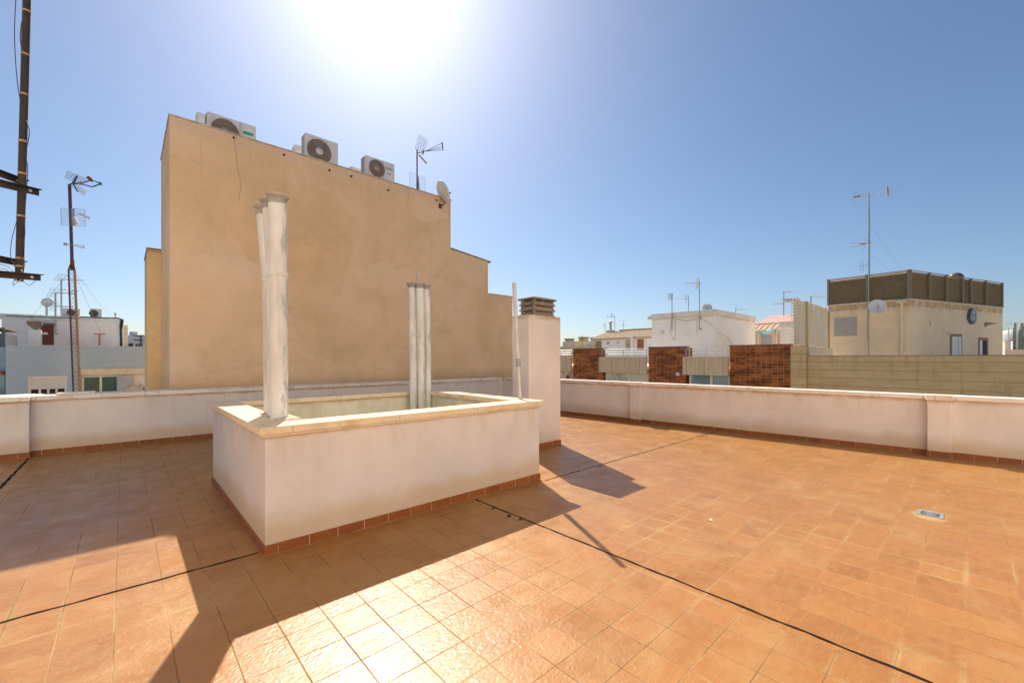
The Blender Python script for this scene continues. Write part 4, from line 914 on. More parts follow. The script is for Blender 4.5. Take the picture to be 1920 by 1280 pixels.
# windows under the balconies
for p0, p1, pmid, mat in ((1133, 1216, 1176, 'glass_w'), (1290, 1368, 1331, 'glass_b')):
    y0, y1, ym = Yx(p0), Yx(p1), Yx(pmid)
    m = MB(); z0 = -.9
    for a in (y0 - .0, ym + .05, y1 + .12): m.box(X1 + .15, X1 + .28, a - .12, a, z0, zb + .02)
    m.box(X1 + .15, X1 + .28, y1 + .12, y0 - .12, -.12, .0)
    wn = m.build('window', M['white'], br)
    MB().box(X1 + .2, X1 + .22, y1, y0, z0, zb + .02).build('pane', M[mat], wn)
MB().box(X1 + .3, X1 + .5, Yx(1075), Yx(960), -12, .1).build('parapet', M['conc_dark'], br)
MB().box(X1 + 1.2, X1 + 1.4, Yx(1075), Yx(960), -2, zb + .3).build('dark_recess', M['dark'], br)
MB().box(X1 + .52, X1 + 24, Yx(1482), Yx(960), -12, 1.18).build('roof_terrace', M['slabgrey'], br)
for p in (1127.5, 1289.5):
    y = Yx(p); o = MB().box(X1 + .1, X1 + .4, y - .22, y + .0, ztp + .002, 2.26).build('breeze_block', M['cream_tr'], br)
    m = MB(); [m.box(X1 + .085, X1 + .099, y - .20, y - .10, ztp + .05 + k * .16, ztp + .14 + k * .16) for k in range(3)]; m.build('vent_hole', M['dark'], o)
q = ox(1271, 701, X1 - .15); MB().lathe(q, [(.001, -.12), (.06, -.104), (.104, -.06), (.12, 0), (.104, .06), (.06, .104), (.001, .12)], n=20).build('globe_lamp', M['white'], br)
q = ox(1064, 706, X1 + .2); m = MB(); m.extr([(q.x, q.y + .25, q.z - .4), (q.x, q.y - .18, q.z - .4), (q.x, q.y - .05, q.z + .12), (q.x, q.y + .03, q.z + .15)], (.05, 0, 0))
tag(m.build('cloth', M['red']), 'small red cloth in the dark opening under the leftmost beige balcony panel', 'cloth')

# white corner house
X2 = 28.0
wh = thing('apartment_building', 'white rooftop house with a low pitched white slab roof and wall mounted antennas', 'building', (X2, 8, 1.18))
yl, yc = ox(1222, 600, X2).y, ox(1340, 600, X2).y; zs = 4.50; ze = ox(1340, 579, X2).z
xr = 28.0
rr = (1416 - 960) / FPX; dd = yc / (SA - CA * rr); xr = CA * dd + SA * rr * dd
MB().box(X2, xr, yc, yl, 1.18, zs).build('wall', M['wb_wall'], wh)
m = MB(); m.prism([(X2 - .05, yc - .06), (xr + .08, yc - .06), (xr + .08, yl + .05), (X2 - .05, yl + .05)], zs + .002, ze); m.build('roof', M['wb_roof'], wh, .03)
MB().box(X2 - .06, X2 + 3, yl + .052, yl + .30, zs - .05, zs + .22).build('ledge', M['wb_roof'], wh, .02)
MB().box(X2 - .045, X2 - .002, yc + .01, yl - .02, zs - .14, zs - .004).build('eaves_band', M['cream_tr'], wh)
q = ox(1242, 624, X2); MB().lathe(q, [(.16, 0), (.14, .03), (.05, .03), (.001, .02)], (-1, 0, 0), 16).build('vent', M['cream_tr'], wh)
def wc(pts, X, r): MB().path([ox(x, y, X - .03) for x, y in pts], r, 5).build('cable', M['cable_w'], wh)
wc([(1260, 595), (1275, 600), (1290, 602), (1313, 596)], X2, .018); wc([(1260, 595), (1256, 620), (1261, 636), (1266, 637), (1267, 610), (1266, 598)], X2, .012)
wc([(1313, 597), (1330, 606), (1345, 618)], X2, .011)
wc([(1307, 600), (1306, 618), (1308, 630)], X2, .010)
for tz in (((.02, 3.35), (.25, 3.15), (.45, 2.4), (.55, 1.9)), ((.75, 1.9), (.88, 2.6), (.99, 2.75))): MB().path([(X2 + (xr - X2) * t, yc - .03, z) for t, z in tz], .012, 5).build('cable', M['cable_w'], wh)

def rantenna(label, px, pyb, pyt, X, arms, group=None, r=.03, mat='galv'):
    return small_antenna(label, ox(px, pyb, X), ox(px, pyt, X), arms(X), mat, group, r=r)
rantenna('short antenna pole with a small white panel, leftmost on the white corner house', 1260, 620, 550, X2 - .12, lambda X: [('grid', (ox(1257, 556, X), S_X * .15, Vector((0, 0, .2)), 4, 6, .012)), ('bar', ([ox(1260, 595, X), ox(1260, 595, X + .12)], .03))])
rantenna('thin antenna pole with a flat grid rising behind the white slab roof', 1291, 584, 557, X2 + 3.0, lambda X: [('yagi', (ox(1291, 560, X), -S_X, 5, 1.0, .2, .014)), ('grid', (ox(1288, 559, X), F_D * .3, Vector((0, 0, .28)), 2, 5, .012)), ('bar', ([ox(1276, 554, X), ox(1292, 554, X)], .012))])
rantenna('tallest antenna pole on the white corner house with a left pointing yagi', 1311.5, 618, 527, X2 - .12, lambda X: [('yagi', (ox(1313, 531, X), -S_X - F_D * .15, 8, 1.15, .24, .012)), ('yagi', (ox(1313, 533, X), -S_X - F_D * .1 - Vector((0, 0, .04)), 6, 1.0, .2, .010)), ('grid', (ox(1309, 527, X), F_D * .3 + S_X * .06, Vector((-.05, 0, .18)), 3, 5, .01)), ('grid', (ox(1307, 538, X), F_D * .3 + S_X * .06, Vector((.05, 0, .16)), 3, 4, .01)), ('bar', ([ox(1312, 596, X), ox(1315, 596, X + .12)], .04)), ('bar', ([ox(1312, 617, X), ox(1315, 617, X + .12)], .05))])
rantenna('tiny yagi pointing right on the right half of the white slab roof', 1379.5, 588, 577, X2 + 3.5, lambda X: [('yagi', (ox(1379, 580, X), S_X, 6, .75, .14, .012)), ('bar', ([ox(1379, 580, X), ox(1383, 575, X)], .014))], r=.025)
q = ox(1326, 578, X2 + .5); r = thing('satellite_dish', 'pale grey round satellite dish on the white corner house roof', 'satellite dish', (q.x, q.y, ze))
dish(r, q, .31, (-.85, -.45, .3)); MB().tube((q.x + .1, q.y, ze - .05), q + Vector((.1, 0, 0)), .03, 8).build('pole', M['galv'], r)

# tiled house between
X3 = 40.0
th = thing('tiled_house', 'white walled house with an old clay tile roof left of the white corner house', 'house', (X3, 18, -12))
ya, yb = Yx(1113, X3), Yx(1226, X3); zw = ox(1170, 634, X3).z; zr = ox(1170, 622, X3 + 2.5).z
MB().box(X3, X3 + 7, yb, ya - .3, -12, zw).build('wall', M['wb_wall'], th)
def tile_roof(y0, y1, x0, x1, z0, z1, mat, parent, pitch=.28, name='roof'):
    n = int(abs(y1 - y0) / (pitch / 8)); vs = []; fs = []
    for i in range(n + 1):
        y = y0 + (y1 - y0) * i / n; h = .06 * abs(math.sin(math.pi * (y - y0) / pitch))
        vs += [(x0, y, z0 + h), (x1, y, z1 + h), (x0, y, z0 - .12)]
    for i in range(n): a, b = 3 * i, 3 * i + 3; fs += [(a, b, b + 1, a + 1), (a, a + 2, b + 2, b)]
    return MB().add(vs, fs).build(name, M[mat], parent)
rf = tile_roof(yb - .2, ya + .2, X3 - .35, X3 + 3.2, zw + .02, zr + .15, 'tile_o', th)
m = MB(); m.box(X3 + 3.1, X3 + 3.5, yb - .2, Yx(1132, X3), zr + .12, zr + .32); m.build('ridge', M['tile_o'], th)
MB().box(X3 - .45, X3 - .1, Yx(1190, X3), Yx(1186, X3), -2, zw + .5).build('pilaster', M['wb_wall'], th)
for p0, p1, py, mat in ((1117, 1128, 639.5, 'green_door'), (1173, 1184, 637.5, 'beige_door'), (1195, 1207, 636, 'orange_door')):
    o = MB().box(X3 - .05, X3 - .002, Yx(p0, X3), Yx(p1, X3), ox(p0, 656, X3).z, ox(p0, py, X3).z).build('door', M[mat], th)
    c = ox((p0 + p1) / 2, 647, X3)
    MB().box(X3 - .065, X3 - .052, c.y - .22, c.y + .22, c.z - .03, c.z + .03).build('door_rail', M['dgrey'], o)
m = MB()
for dx in (-1.2, 1.2): c = ox(1140.5 + dx, 643, X3); m.box(X3 - .03, X3 - .002, c.y - .045, c.y + .045, c.z - .13, c.z + .13)
m.build('vent', M['dgrey'], th)
m = MB(); c = ox(1158.5, 642, X3)
for s in (1, -1): m.obar((X3 - .02, c.y - .13, c.z - .13 * s), (X3 - .02, c.y + .13, c.z + .13 * s), (.02, 0, 0), (0, .04, .04))
m.build('vent', M['dgrey'], th)
q = ox(1145, 626, X3 + 3); cm = thing('metal_chimney', 'grey metal chimney pipe with a round cowl on the tiled house', 'chimney', (q.x, q.y, zr))
MB().box(q.x - .35, q.x + .35, q.y - .38, q.y + .38, zr, ox(1145, 619, X3 + 3).z).build('base', M['slabgrey'], cm); MB().tube((q.x, q.y, zr + .2), ox(1145, 607, X3 + 3), .13, 12).build('pipe', M['galv'], cm)
MB().lathe(ox(1145, 607, X3 + 3), [(.14, -.02), (.21, .06), (.2, .22), (.05, .34), (.001, .34)], n=16).build('cowl', M['galv'], cm)
rantenna('antenna with a left pointing yagi beside the metal chimney', 1152.5, 622, 591, X3 + 3.4, lambda X: [('yagi', (ox(1152.5, 594, X), -S_X, 4, .75, .16, .02)), ('bar', ([ox(1139, 591, X), ox(1139, 597, X)], .02)), ('grid', (ox(1147, 590, X), S_X * .12, Vector((0, 0, .14)), 2, 3, .014))])
rantenna('slim antenna pole left of the metal chimney on the tiled roof', 1134.5, 626, 608, X3 + 3.4, lambda X: [('grid', (ox(1133.5, 609, X), S_X * .1, Vector((0, 0, .1)), 3, 3, .012)), ('bar', ([ox(1135, 615, X), ox(1136.5, 616, X)], .04))], r=.025)
rantenna('thin antenna with a bent arm right of the metal chimney', 1168.5, 622, 602, X3 + 4, lambda X: [('bar', ([ox(1168.5, 602, X), ox(1171, 600, X), ox(1175, 600, X)], .025)), ('bar', ([ox(1166, 609, X), ox(1170, 609, X)], .05))], r=.025)
q0, q1 = ox(1178.5, 621, X3 + 4), ox(1188, 618, X3 + 4); tag(MB().box(q0.x, q0.x + .4, q0.y, q1.y, zr + .1, q1.z).build('roof_vent', M['dgrey'], None, .03), 'low dark vent box on the ridge of the tiled house', 'vent')

# far roofs at the horizon
def far_house(label, X, p0, p1, py, mat, chims, dep=8):
    y0, y1 = Yx(p1, X), Yx(p0, X); z = ox((p0 + p1) / 2, py, X).z
    h = thing('far_house', label, 'house', (X, (y0 + y1) / 2, -12), 'far roofs at the horizon')
    MB().box(X, X + dep, y0, y1, -12, z).build('wall', M[mat], h)
    for a, b, t in chims:
        c = MB().box(X + .5, X + 1.6, Yx(a, X), Yx(b, X), z + .002, ox(a, t + 2.2, X).z).build('chimney', M[mat], h)
        MB().box(X + .4, X + 1.7, Yx(a, X) + .08, Yx(b, X) - .08, ox(a, t + 2.15, X).z, ox(a, t, X).z).build('cap', M['conc_dark'], c)
far_house('low mustard yellow roof wall nearest the chimney at the horizon', 52, 1030, 1112, 649, 'far_y', [])
far_house('small pale block with two grey chimney caps at the horizon', 60, 1055, 1080, 640, 'far_w', [(1056, 1060, 634.5), (1061, 1066, 634.5)])
far_house('beige block with paired chimneys at the horizon', 57, 1080, 1094, 639, 'far_y', [(1081.5, 1086, 631.5), (1088, 1092.5, 631.5)])
far_house('pinkish block running up to the tiled house', 54, 1094, 1118, 639, 'far_w', [(1104, 1109, 632)])
rantenna('tiny antenna above the paired chimneys at the horizon', 1091.5, 640, 628, 57.5, lambda X: [('bar', ([ox(1090.3, 629, X), ox(1093, 629.5, X)], .05))], r=.03)

# pink roofed house and yard walls between the white house and the fence
X5 = 42.0
pk = thing('tiled_house', 'house with a faded pink roof and a strip of clay tiles beyond the bamboo fence', 'house', (X5, 6, -12))
y0, y1 = Yx(1500, X5), Yx(1417, X5); ze5 = ox(1440, 606, X5).z; zr5 = ox(1440, 592, X5 + 4).z
MB().box(X5, X5 + 8, y0, y1, -12, ze5 - .1).build('wall', M['cream_tr'], pk)
m = MB(); m.extr([(X5 - .1, y0, ze5), (X5 + 4, y0, zr5), (X5 + 4, y0, zr5 - .15), (X5 - .1, y0, ze5 - .1)], (0, y1 - y0, 0)); m.build('roof', M['pinkroof'], pk)
tile_roof(y0, y1, X5 - 1.6, X5 - .12, ze5 - .75, ze5 - .12, 'tile_o', pk, .42, 'tile_strip')
X6 = 30.5
yw = thing('yard_wall', 'ochre and grey yard wall right of the white corner house', 'wall', (X6, 6, 1.18))
for p0, p1, py, mat in ((1416, 1427.6, 624, 'tan_b'), (1428, 1446, 627, 'grey_wall'), (1446.4, 1463, 617, 'tan_b')):
    MB().box(X6, X6 + .4, Yx(p0, X6), Yx(p1, X6), 1.18, ox(p0, py, X6).z).build('wall_section', M[mat], yw)
MB().box(X6 + .1, X6 + .2, Yx(1463.3, X6), Yx(1466, X6), 1.18, ox(1465, 622, X6).z).build('dark_slit', M['dark'], yw)
wc_ = thing('chimney', 'white rendered chimney block beside the bamboo fence', 'chimney', (X6, 5, 1.18))
MB().box(X6 - .2, X6 + .9, Yx(1464.5, X6), Yx(1492, X6), 1.18, ox(1470, 614, X6).z).build('shaft', M['wb_wall'], wc_); MB().box(X6 - .3, X6 + 1, Yx(1462.8, X6), Yx(1493, X6), ox(1470, 613.9, X6).z, ox(1470, 603, X6).z).build('cap', M['wb_roof'], wc_, .02)
aw = thing('awning', 'teal edged fabric awning on thin posts before the ochre yard wall', 'awning', (X6 - 1.2, 6, 1.18))
XA = X6 - 1.2
m = MB(); top = [(1421, 623.5), (1430, 623), (1440, 620.5), (1447, 618), (1455, 617)]; bot = [(1421, 624.5), (1430, 626.5), (1440, 624.5), (1447, 621.5), (1455, 619.5)]
P_ = [ox(x, y, XA) for x, y in top]; Q_ = [ox(x, y, XA - .5) for x, y in bot]
for i in range(4): m.extr([P_[i], P_[i + 1], Q_[i + 1], Q_[i]], (0, 0, .025))
m.build('canopy', M['teal'], aw)
m = MB(); a, b = ox(1453, 617, XA - .5), ox(1457, 632, XA - .5); m.extr([a, ox(1456, 617.5, XA - .5), b, ox(1454.5, 632, XA - .5)], (.03, 0, 0)); m.build('side_curtain', M['teal'], aw)
m = MB(); m.path([P_[2] + Vector((0, 0, .03)), P_[3] + Vector((0, 0, .035)), P_[4] + Vector((0, 0, .03))], .025, 6); m.build('valance_rod', M['white'], aw)
q = ox(1455.5, 632, XA - .5); MB().tube((q.x, q.y, 1.18), (q.x, q.y, ox(1455, 618, XA - .5).z), .03, 6).build('post', M['white'], aw); q = ox(1422, 624, XA); MB().tube((q.x, q.y, 1.18), q, .03, 6).build('post', M['white'], aw)
q = ox(1470, 563, 26); sl = thing('street_lamp', 'flat grey street lamp head just left of the bamboo fence top', 'street lamp', ox(1492, 680, 26))
a, b = ox(1463.5, 562, 26), ox(1488, 561, 26); m = MB(); m.extr([(26, a.y, a.z + .06), (26, b.y, b.z + .06), (26, b.y, b.z - .10), (26, b.y + .35, b.z - .14), (26, a.y - .12, a.z - .04)], (.3, 0, 0)); m.build('lamp_head', M['grey_wall'], sl, .02)
MB().tube(ox(1494, 700, 26.15), ox(1494, 562, 26.15), .05, 8).build('post', M['galv'], sl); MB().tube(ox(1494, 562, 26.15), ox(1482, 562, 26.15), .04, 8).build('arm', M['galv'], sl)
rantenna('thin antenna mast with two short arms behind the street lamp head', 1469.5, 592, 546, X5 + 3.5, lambda X: [('bar', ([ox(1468, 547.5, X), ox(1472, 547.5, X), ox(1488, 546.5, X)], .03)), ('bar', ([ox(1451, 570, X), ox(1461, 569, X), ox(1470, 569, X)], .035)), ('bar', ([ox(1470, 546, X), ox(1473, 543, X)], .02))], r=.045)
rantenna('small yagi antenna showing between the bamboo fence and the louvre screens', 1520.5, 600, 555, X5 - 2, lambda X: [('yagi', (ox(1520, 556, X), S_X, 7, 1.3, .2, .022)), ('bar', ([ox(1526, 555, X), ox(1530, 549, X)], .025))], r=.05)

# tan block wall with pillar
XW = 23.3
wy = thing('block_wall', 'long tan blockwork wall with a corner pillar beyond the right parapet', 'wall', (XW, 3, -12))
zpil = ox(1495, 648, X1).z; zwl = ox(1700, 667, XW).z
MB().box(X1, X1 + .6, Yx(1511) + .0, Yx(1482) - .005, -12, zpil).build('pillar', M['block'], wy, .01)
MB().box(XW, XW + .25, -14, Yx(1511) - .002, -12, zwl).build('wall', M['block'], wy, .01)
MB().box(XW - .02, XW + .27, -14, Yx(1511) - .004, zwl + .002, zwl + .025).build('cap_strip', M['louvre_post'], wy)
MB().box(XW + .252, 48, -16, Yx(1482) - .01, -12, -.60).build('roof_terrace', M['slabgrey'], wy)

# bamboo fence along the side of that terrace
YF = 5.6
bf = thing('bamboo_fence', 'pale split bamboo screen fence left of the tan rooftop house', 'fence', (23.2, YF, 2.27))
zf0 = 2.285
m = MB(); x = X1 + .1; xe = 29.9; zt0 = oy(1486, 559, YF).z
while x < xe:
    h = zt0 + random.uniform(-.06, .10) + .03 * math.sin(x * 3); r = random.uniform(.022, .040)
    if not (24.95 < x < 25.25): m.tube((x, YF + random.uniform(-.02, .02), zf0 + random.uniform(-.03, .03)), (x + random.uniform(-.02, .02), YF + random.uniform(-.02, .02), h), r, 6, r * .9)
    x += r * 2 + random.uniform(.004, .02)
m.build('bamboo_screen', M['bamboo'], bf)
m = MB()
for z in (zf0 + .25, (zf0 + zt0) / 2, zt0 - .22): m.tube((X1 + .1, YF + .07, z), (xe, YF + .07, z), .02, 6)
m.build('rail', M['bam_post'], bf)
MB().box(25.0, 25.2, YF - .08, YF + .08, 2.0, zt0 + .05).build('post', M['bam_post'], bf); MB().box(xe, xe + .2, YF - .08, YF + .08, 2.0, zt0 - .1).build('post', M['bam_post'], bf)
MB().box(X1 + .6, xe + .3, YF - .2, YF + .2, -.6, zf0 - .04).build('base_wall', M['tan_b'], bf)
for k in range(15): z = zf0 + .1 + k * (zt0 - zf0) / 15; MB().tube((X1 + .12, YF, z), (X1 + .05, YF + .13, z + random.uniform(-.02, .02)), .02, 5).build('bamboo_stub', M['bamboo'], bf)

# tan rooftop house with louvre screens
DC = 24.5
pc = od(1706, 562, DC); pL = od(1553, 576, DC * 1.127); pR = od(1880, 578.5, DC * 1.174)
tb = thing('rooftop_house', 'tan rendered rooftop house crowned with brown louvre screens', 'house', (pc.x, pc.y, -.6))
zwt = pc.z
A, B, C_ = Vector(pL[:2]), Vector(pc[:2]), Vector(pR[:2]); D_ = A + (C_ - B)
MB().prism([A, B, C_, D_], -.6, zwt).build('wall', M['tan_b'], tb)
cen = (A + B + C_ + D_) / 4
grow = lambda p, k: cen + (p - cen) * k
MB().prism([grow(p, 1.006) for p in (A, B, C_, D_)], zwt + .002, zwt + .07).build('eaves', M['cream_tr'], tb)
zlo, zhi = zwt + .075, od(1706, 505.5, DC).z
def face(Pa, Pb, posts, outn):
    Pa, Pb = Vector(Pa), Vector(Pb); u = (Pb - Pa).normalized(); n = Vector((u.y, -u.x))
    if n.dot(Pa - cen) < 0: n = -n
    for a, b in zip(posts[:-1], posts[1:]):
        p, q = Pa.lerp(Pb, a), Pa.lerp(Pb, b); p = p + u * .06; q = q - u * .06
        m = MB(); k = 0; z = zlo + .04
        while z < zhi - .06:
            c0 = Vector((p.x, p.y, z)) - Vector((n.x, n.y, 0)) * .07; c1 = Vector((q.x, q.y, z)) - Vector((n.x, n.y, 0)) * .07
            tl_ = Vector((n.x, n.y, -.9)).normalized()
            m.obar(c0, c1, tl_ * .085, tl_.cross(Vector((u.x, u.y, 0))).normalized() * .008); z += .088
        m.obar(Vector((p.x, p.y, zlo + .02)), Vector((q.x, q.y, zlo + .02)), Vector((n.x, n.y, 0)) * .05, (0, 0, .04)); m.obar(Vector((p.x, p.y, zhi - .02)), Vector((q.x, q.y, zhi - .02)), Vector((n.x, n.y, 0)) * .06, (0, 0, .04))
        lv = m.build('louvre_screen', M['louvre'], tb)
        bk = MB(); i0, i1 = p - n * .125 - u * .15, q - n * .125 + u * .15; bk.prism([i0, i1, i1 - n * .03, i0 - n * .03], zlo, zhi - .05); bk.build('backing', M['louvre_back'], lv)
    for t in posts:
        p = Pa.lerp(Pb, t); MB().prism([p + u * .055 + n * .03, p - u * .055 + n * .03, p - u * .055 - n * .08, p + u * .055 - n * .08], zlo, zhi + .02).build('post', M['louvre_post'], tb)
face(B, A, [0.012, .50, 1.0], 0)
face(B, C_, [0.008, .19, .36, .53, .625, .80, 1.0], 0)
def onface(Pa, Pb, px, py, off=0.0):
    'point of a vertical wall Pa-Pb seen at a pixel'
    r = (px - 960) / FPX; dv = F_D + S_X * r; dv2 = Vector(dv[:2]); u = (Pb - Pa); n = Vector((u.y, -u.x)).normalized()
    if n.dot(Pa - cen) < 0: n = -n
    d = (Pa + n * off).dot(n) / dv2.dot(n); return Vector((dv.x * d, dv.y * d, HE + (HY - py) / FPX * d))
def plate(Pa, Pb, p0, p1, y0, y1, off, th, name, mat, parent, bevel=0, zlow=None):
    a, b = onface(Pa, Pb, p0, (y0 + y1) / 2, off), onface(Pa, Pb, p1, (y0 + y1) / 2, off)
    zt_ = onface(Pa, Pb, (p0 + p1) / 2, y0, off).z; zb_ = onface(Pa, Pb, (p0 + p1) / 2, y1, off).z if zlow is None else zlow
    u = (Vector(b[:2]) - Vector(a[:2])).normalized(); n = Vector((u.y, -u.x))
    if n.dot(Pa - cen) < 0: n = -n
    a2, b2 = Vector(a[:2]), Vector(b[:2])
    return MB().prism([a2, b2, b2 - n * th, a2 - n * th], zb_, zt_).build(name, M[mat], parent, bevel)
wn = plate(A, B, 1563, 1608, 594, 631, .02, .018, 'window', 'cream_tr', tb); plate(A, B, 1564.5, 1606.5, 595.5, 629.5, .035, .013, 'roller_shutter', 'shut_g', wn)
plate(B, C_, 1782, 1804, 626, 690, .03, .028, 'doorway', 'browntrim', tb, zlow=-.6)
d1 = plate(B, C_, 1785.5, 1802.5, 631, 690, .045, .013, 'door', 'doorw', tb, zlow=-.55); plate(B, C_, 1796.5, 1798, 634, 690, .055, .009, 'frame_bar', 'grey_wall', d1, zlow=-.5)
plate(B, C_, 1835.5, 1853, 633, 690, .03, .028, 'doorway', 'browntrim', tb, zlow=-.6); d2 = plate(B, C_, 1842, 1850.5, 638, 690, .045, .013, 'opening', 'dark', tb, zlow=-.55); plate(B, C_, 1837.5, 1842, 638, 690, .055, .02, 'door', 'doorw', tb, zlow=-.55)
pp_ = onface(A, B, 1690.5, 575, .12); m = MB(); m.tube((pp_.x, pp_.y, -.6), (pp_.x, pp_.y, zwt - .15), .075, 10); dn = m.build('downpipe', M['cream_tr'], tb); MB().box(pp_.x - .22, pp_.x + .22, pp_.y - .22, pp_.y + .22, zwt - .148, zwt - .02).build('hopper', M['cream_tr'], dn)
# pointed shield emblem
uf = (C_ - B).normalized(); nf = Vector((uf.y, -uf.x)); nf = nf if nf.dot(B - cen) > 0 else -nf
ec = onface(B, C_, 1820.5, 593, .03); U3 = Vector((uf.x, uf.y, 0)); N3 = Vector((nf.x, nf.y, 0)); Z3 = Vector((0, 0, 1))
so = [(0, .52), (.22, .42), (.36, .22), (.42, 0), (.42, -.22), (.22, -.40), (0, -.52), (-.22, -.40), (-.42, -.22), (-.42, 0), (-.36, .22), (-.22, .42)]
em = MB().extr([ec + U3 * x + Z3 * z for x, z in so], N3 * .12).build('shield_emblem', M['embl'], tb)
m = MB(); k = [ec + N3 * .125 + U3 * x * .82 + Z3 * z * .82 for x, z in so]
for i in range(len(k)):
    if i not in (5, 6): m.tube(k[i], k[(i + 1) % len(k)], .018, 5)
for x in (-.15, .15): m.obar(ec + N3 * .125 + U3 * x - Z3 * .28, ec + N3 * .125 + U3 * x + Z3 * .05, N3 * .02, U3 * .035)
m.obar(ec + N3 * .125 - U3 * .19 + Z3 * .07, ec + N3 * .125 + U3 * .19 + Z3 * .07, N3 * .02, Z3 * .03)
for x in (-.05, .05): m.obar(ec + N3 * .125 + U3 * x - Z3 * .22, ec + N3 * .125 + U3 * x - Z3 * .02, N3 * .02, U3 * .04)
m.lathe(ec + N3 * .125 + Z3 * .22, [(.10, 0), (.10, .012)], N3, 12); m.build('emblem_lines', M['embl_l'], em)
q = onface(B, C_, 1846, 607, .02); q2 = onface(B, C_, 1858, 606, .02); m = MB(); m.extr([q, q + Z3 * .1, q2 + N3 * .35, q - Z3 * .12], U3 * .03); m.tube(q - Z3 * .15, q - Z3 * .15 + N3 * .12, .03, 6); m.build('wall_bracket', M['louvre_post'], tb)
q = onface(B, C_, 1744, 606, .02); m = MB(); m.tube(q - Z3 * .2, q + Z3 * .15, .012, 5); m.tube(q - U3 * .06, q + U3 * .06, .012, 5); m.build('wall_hook', M['dgrey'], tb)
q = onface(B, C_, 1778, 627, .05); MB().box(q.x - .1, q.x + .1, q.y - .1, q.y + .1, q.z - .06, q.z + .08).build('meter_box', M['cream_tr'], tb)
q = od(1792, 519, DC * 1.16); dm = thing('roof_vent', 'brown domed roof vent poking above the louvre screens', 'vent', (q.x, q.y, zhi - .3))
MB().lathe((q.x, q.y, q.z - .3), [(.40, -.3), (.40, .25), (.38, .36), (.29, .48), (.15, .55), (.001, .57)], n=20).build('dome', M['copper'], dm); MB().box(q.x - .75, q.x - .42, q.y - .15, q.y + .15, q.z - .4, q.z + .05).build('side_box', M['dgrey'], dm)

# tall antenna mast beside the tan house
mb_, mt_ = onface(A, B, 1629, 690, .25), onface(A, B, 1629, 363, .25); mb_.z = -.6
tm = thing('antenna_mast', 'tall grey antenna mast with orange tipped yagis in front of the tan rooftop house', 'antenna', mb_)
MB().tube(mb_, mt_, .032, 10).build('pole', M['galv'], tm)
dm_ = (mt_.x * CA + mt_.y * SA); T = lambda x, y, o=0: od(x, y, dm_ + o)
m = MB()
for a, b in (((1608, 367), (1685, 347)), ((1608, 369), (1686, 355)), ((1608, 370), (1686, 366))): m.tube(T(*a), T(*b, -.3), .012, 5)
for k in range(10):
    for rowy in (0, 1, 2):
        t = .15 + .085 * k; a, b = [((1608, 367), (1685, 347)), ((1608, 369), (1686, 355)), ((1608, 370), (1686, 366))][rowy]; c = T(*a).lerp(T(*b, -.3), t); m.tube(c - F_D * .11, c + F_D * .11, .006, 4)
for a, b in (((1601, 369), (1606, 356)), ((1599, 371), (1606, 382))):
    for o in (-.18, -.06, .06, .18): m.tube(T(*a, o), T(*b, o), .007, 4)
m.build('yagi_antenna', M['galv'], tm)
m = MB(); m.tube(T(1602, 370), T(1611, 368), .055, 8); m.tube(T(1599, 371), T(1603, 369), .02, 6); m.build('antenna_insulator', M['yel_an'], tm); MB().tube(T(1664, 351, -.2), T(1665, 366, -.2), .04, 8).build('antenna_insulator', M['yel_an'], tm)
m = MB(); m.tube(T(1631, 455), T(1592, 457), .010, 5); m.tube(T(1631, 457), T(1596, 463), .010, 5)
for k in range(9): c = T(1629 - k * 4, 455.5 + k * .4); m.tube(c - F_D * .13, c + F_D * .13, .006, 4)
for a, b in (((1623, 452), (1616, 444)), ((1623, 460), (1617, 471)), ((1628, 452), (1622, 445))):
    for o in (-.15, 0, .15): m.tube(T(*a, o), T(*b, o), .007, 4)
m.build('yagi_antenna', M['galv'], tm)
m = MB(); m.tube(T(1613, 457), T(1622, 457), .05, 8); m.build('antenna_insulator', M['yel_an'], tm); MB().tube(T(1625, 455), T(1633, 455), .035, 8).build('antenna_insulator', M['yel_an'], tm)
m = MB(); m.tube(T(1611, 500), T(1630, 496), .010, 5)
for x, h in ((1612, 9), (1616, 14), (1619, 11), (1625, 8)): m.tube(T(x, 498 - h), T(x, 498 + h), .008, 4)
m.build('dipole_antenna', M['galv'], tm)
m = MB(); m.tube(T(1629, 475), onface(B, C_, 1672, 510, -1.0), .006, 4); m.tube(T(1629, 420), onface(B, C_, 1690, 505, -1.0), .006, 4); m.build('guy_wire', M['galv'], tm)
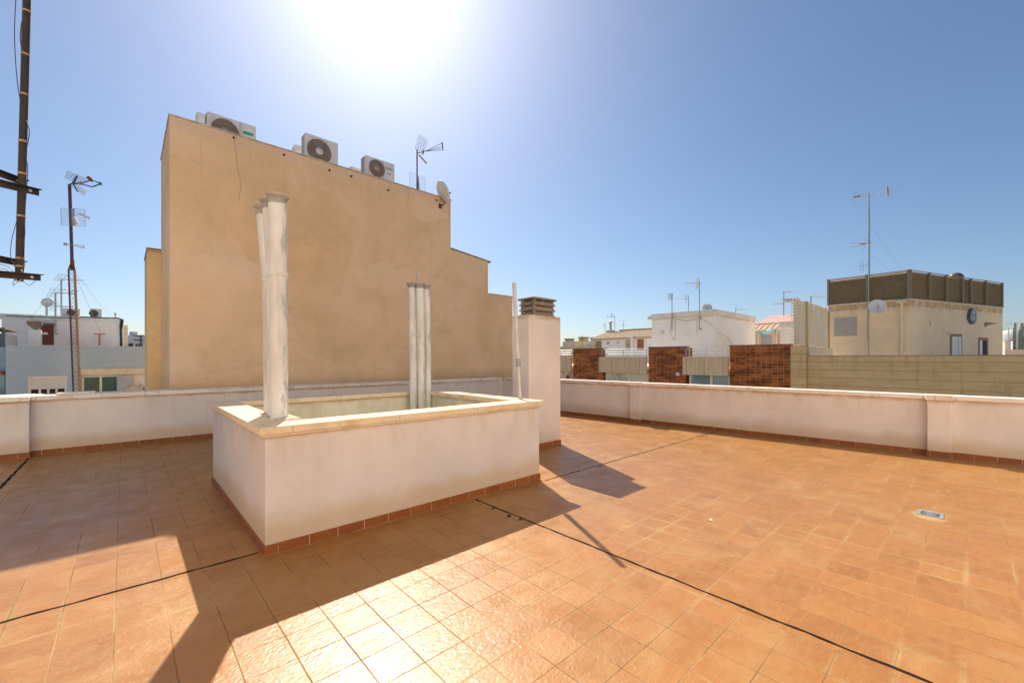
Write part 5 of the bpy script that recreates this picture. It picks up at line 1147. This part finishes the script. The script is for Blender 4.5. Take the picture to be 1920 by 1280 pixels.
m = MB(); m.path([T(1630, 372), T(1631, 450), T(1630.5, 560), T(1626, 600), T(1627, 640)], .010, 5); m.build('cable', M['cable'], tm)
q = T(1645, 574.5, -.75); r = thing('satellite_dish', 'white satellite dish clamped to the tall mast on the tan rooftop house', 'satellite dish', q)
dish(r, q, .42, (-.95, -.22, .2), M['white']); m = MB(); m.tube(T(1630, 580), q + F_D * .12, .03, 8); m.build('clamp_arm', M['galv'], r)

# right edge: railing and clutter
XR = 34.0
re_ = thing('railing', 'white upright railing on a low ochre wall at the right edge', 'railing', ox(1900, 655, XR))
y0, y1 = Yx(1886, XR), Yx(1990, XR); zb_ = ox(1900, 655, XR).z
MB().box(XR, XR + .3, y0, y1, -.6, zb_).build('base_wall', M['tan_b'], re_)
m = MB(); y = y0 - .1; zz = ox(1900, 612, XR).z
while y > y1: m.box(XR + .1, XR + .14, y - .02, y + .02, zb_ + .002, zz + random.uniform(-.1, .15)); y -= .275
m.box(XR + .14, XR + .16, y1, y0, zb_ + 1.35, zb_ + 1.375); m.build('bars', M['white'], re_)
fh = far_house('far house with a pinkish brick wall behind the white railing at the right edge', 55, 1884, 1906, 631, 'far_w', [(1890, 1893, 628)])
fh2 = far_house('far pale house with a grey arched roof at the right edge', 50, 1903, 1990, 631, 'grey_wall', [])
q = ox(1925, 628, 49); m = MB()
for k in range(3):
    yy = ox(1905 + k * 22, 620, 49).y; m.lathe((50, yy, ox(1900, 631, 50).z - .3), [(1.0, 0), (.9, .4), (.6, .75), (.001, .9)], n=14)
tag(m.build('roof_dome', M['grey_wall']), 'grey humped roof pieces on the far pale house behind the railing', 'roof')
cp_ = thing('cactus', 'tall spiky cactus clump showing above the white railing at the right edge', 'plant', ox(1908, 640, XR + 1.5))
m = MB()
for k in range(11):
    px = 1900 + random.uniform(0, 24); q0 = ox(px, 650, XR + 1.5 + random.uniform(-.3, .3)); q0.z = -.6; q1 = ox(px + random.uniform(-3, 3), random.uniform(604, 618), XR + 1.5); m.tube(q0, q1, .06, 7, .035)
m.build('stem', M['leaf'], cp_)
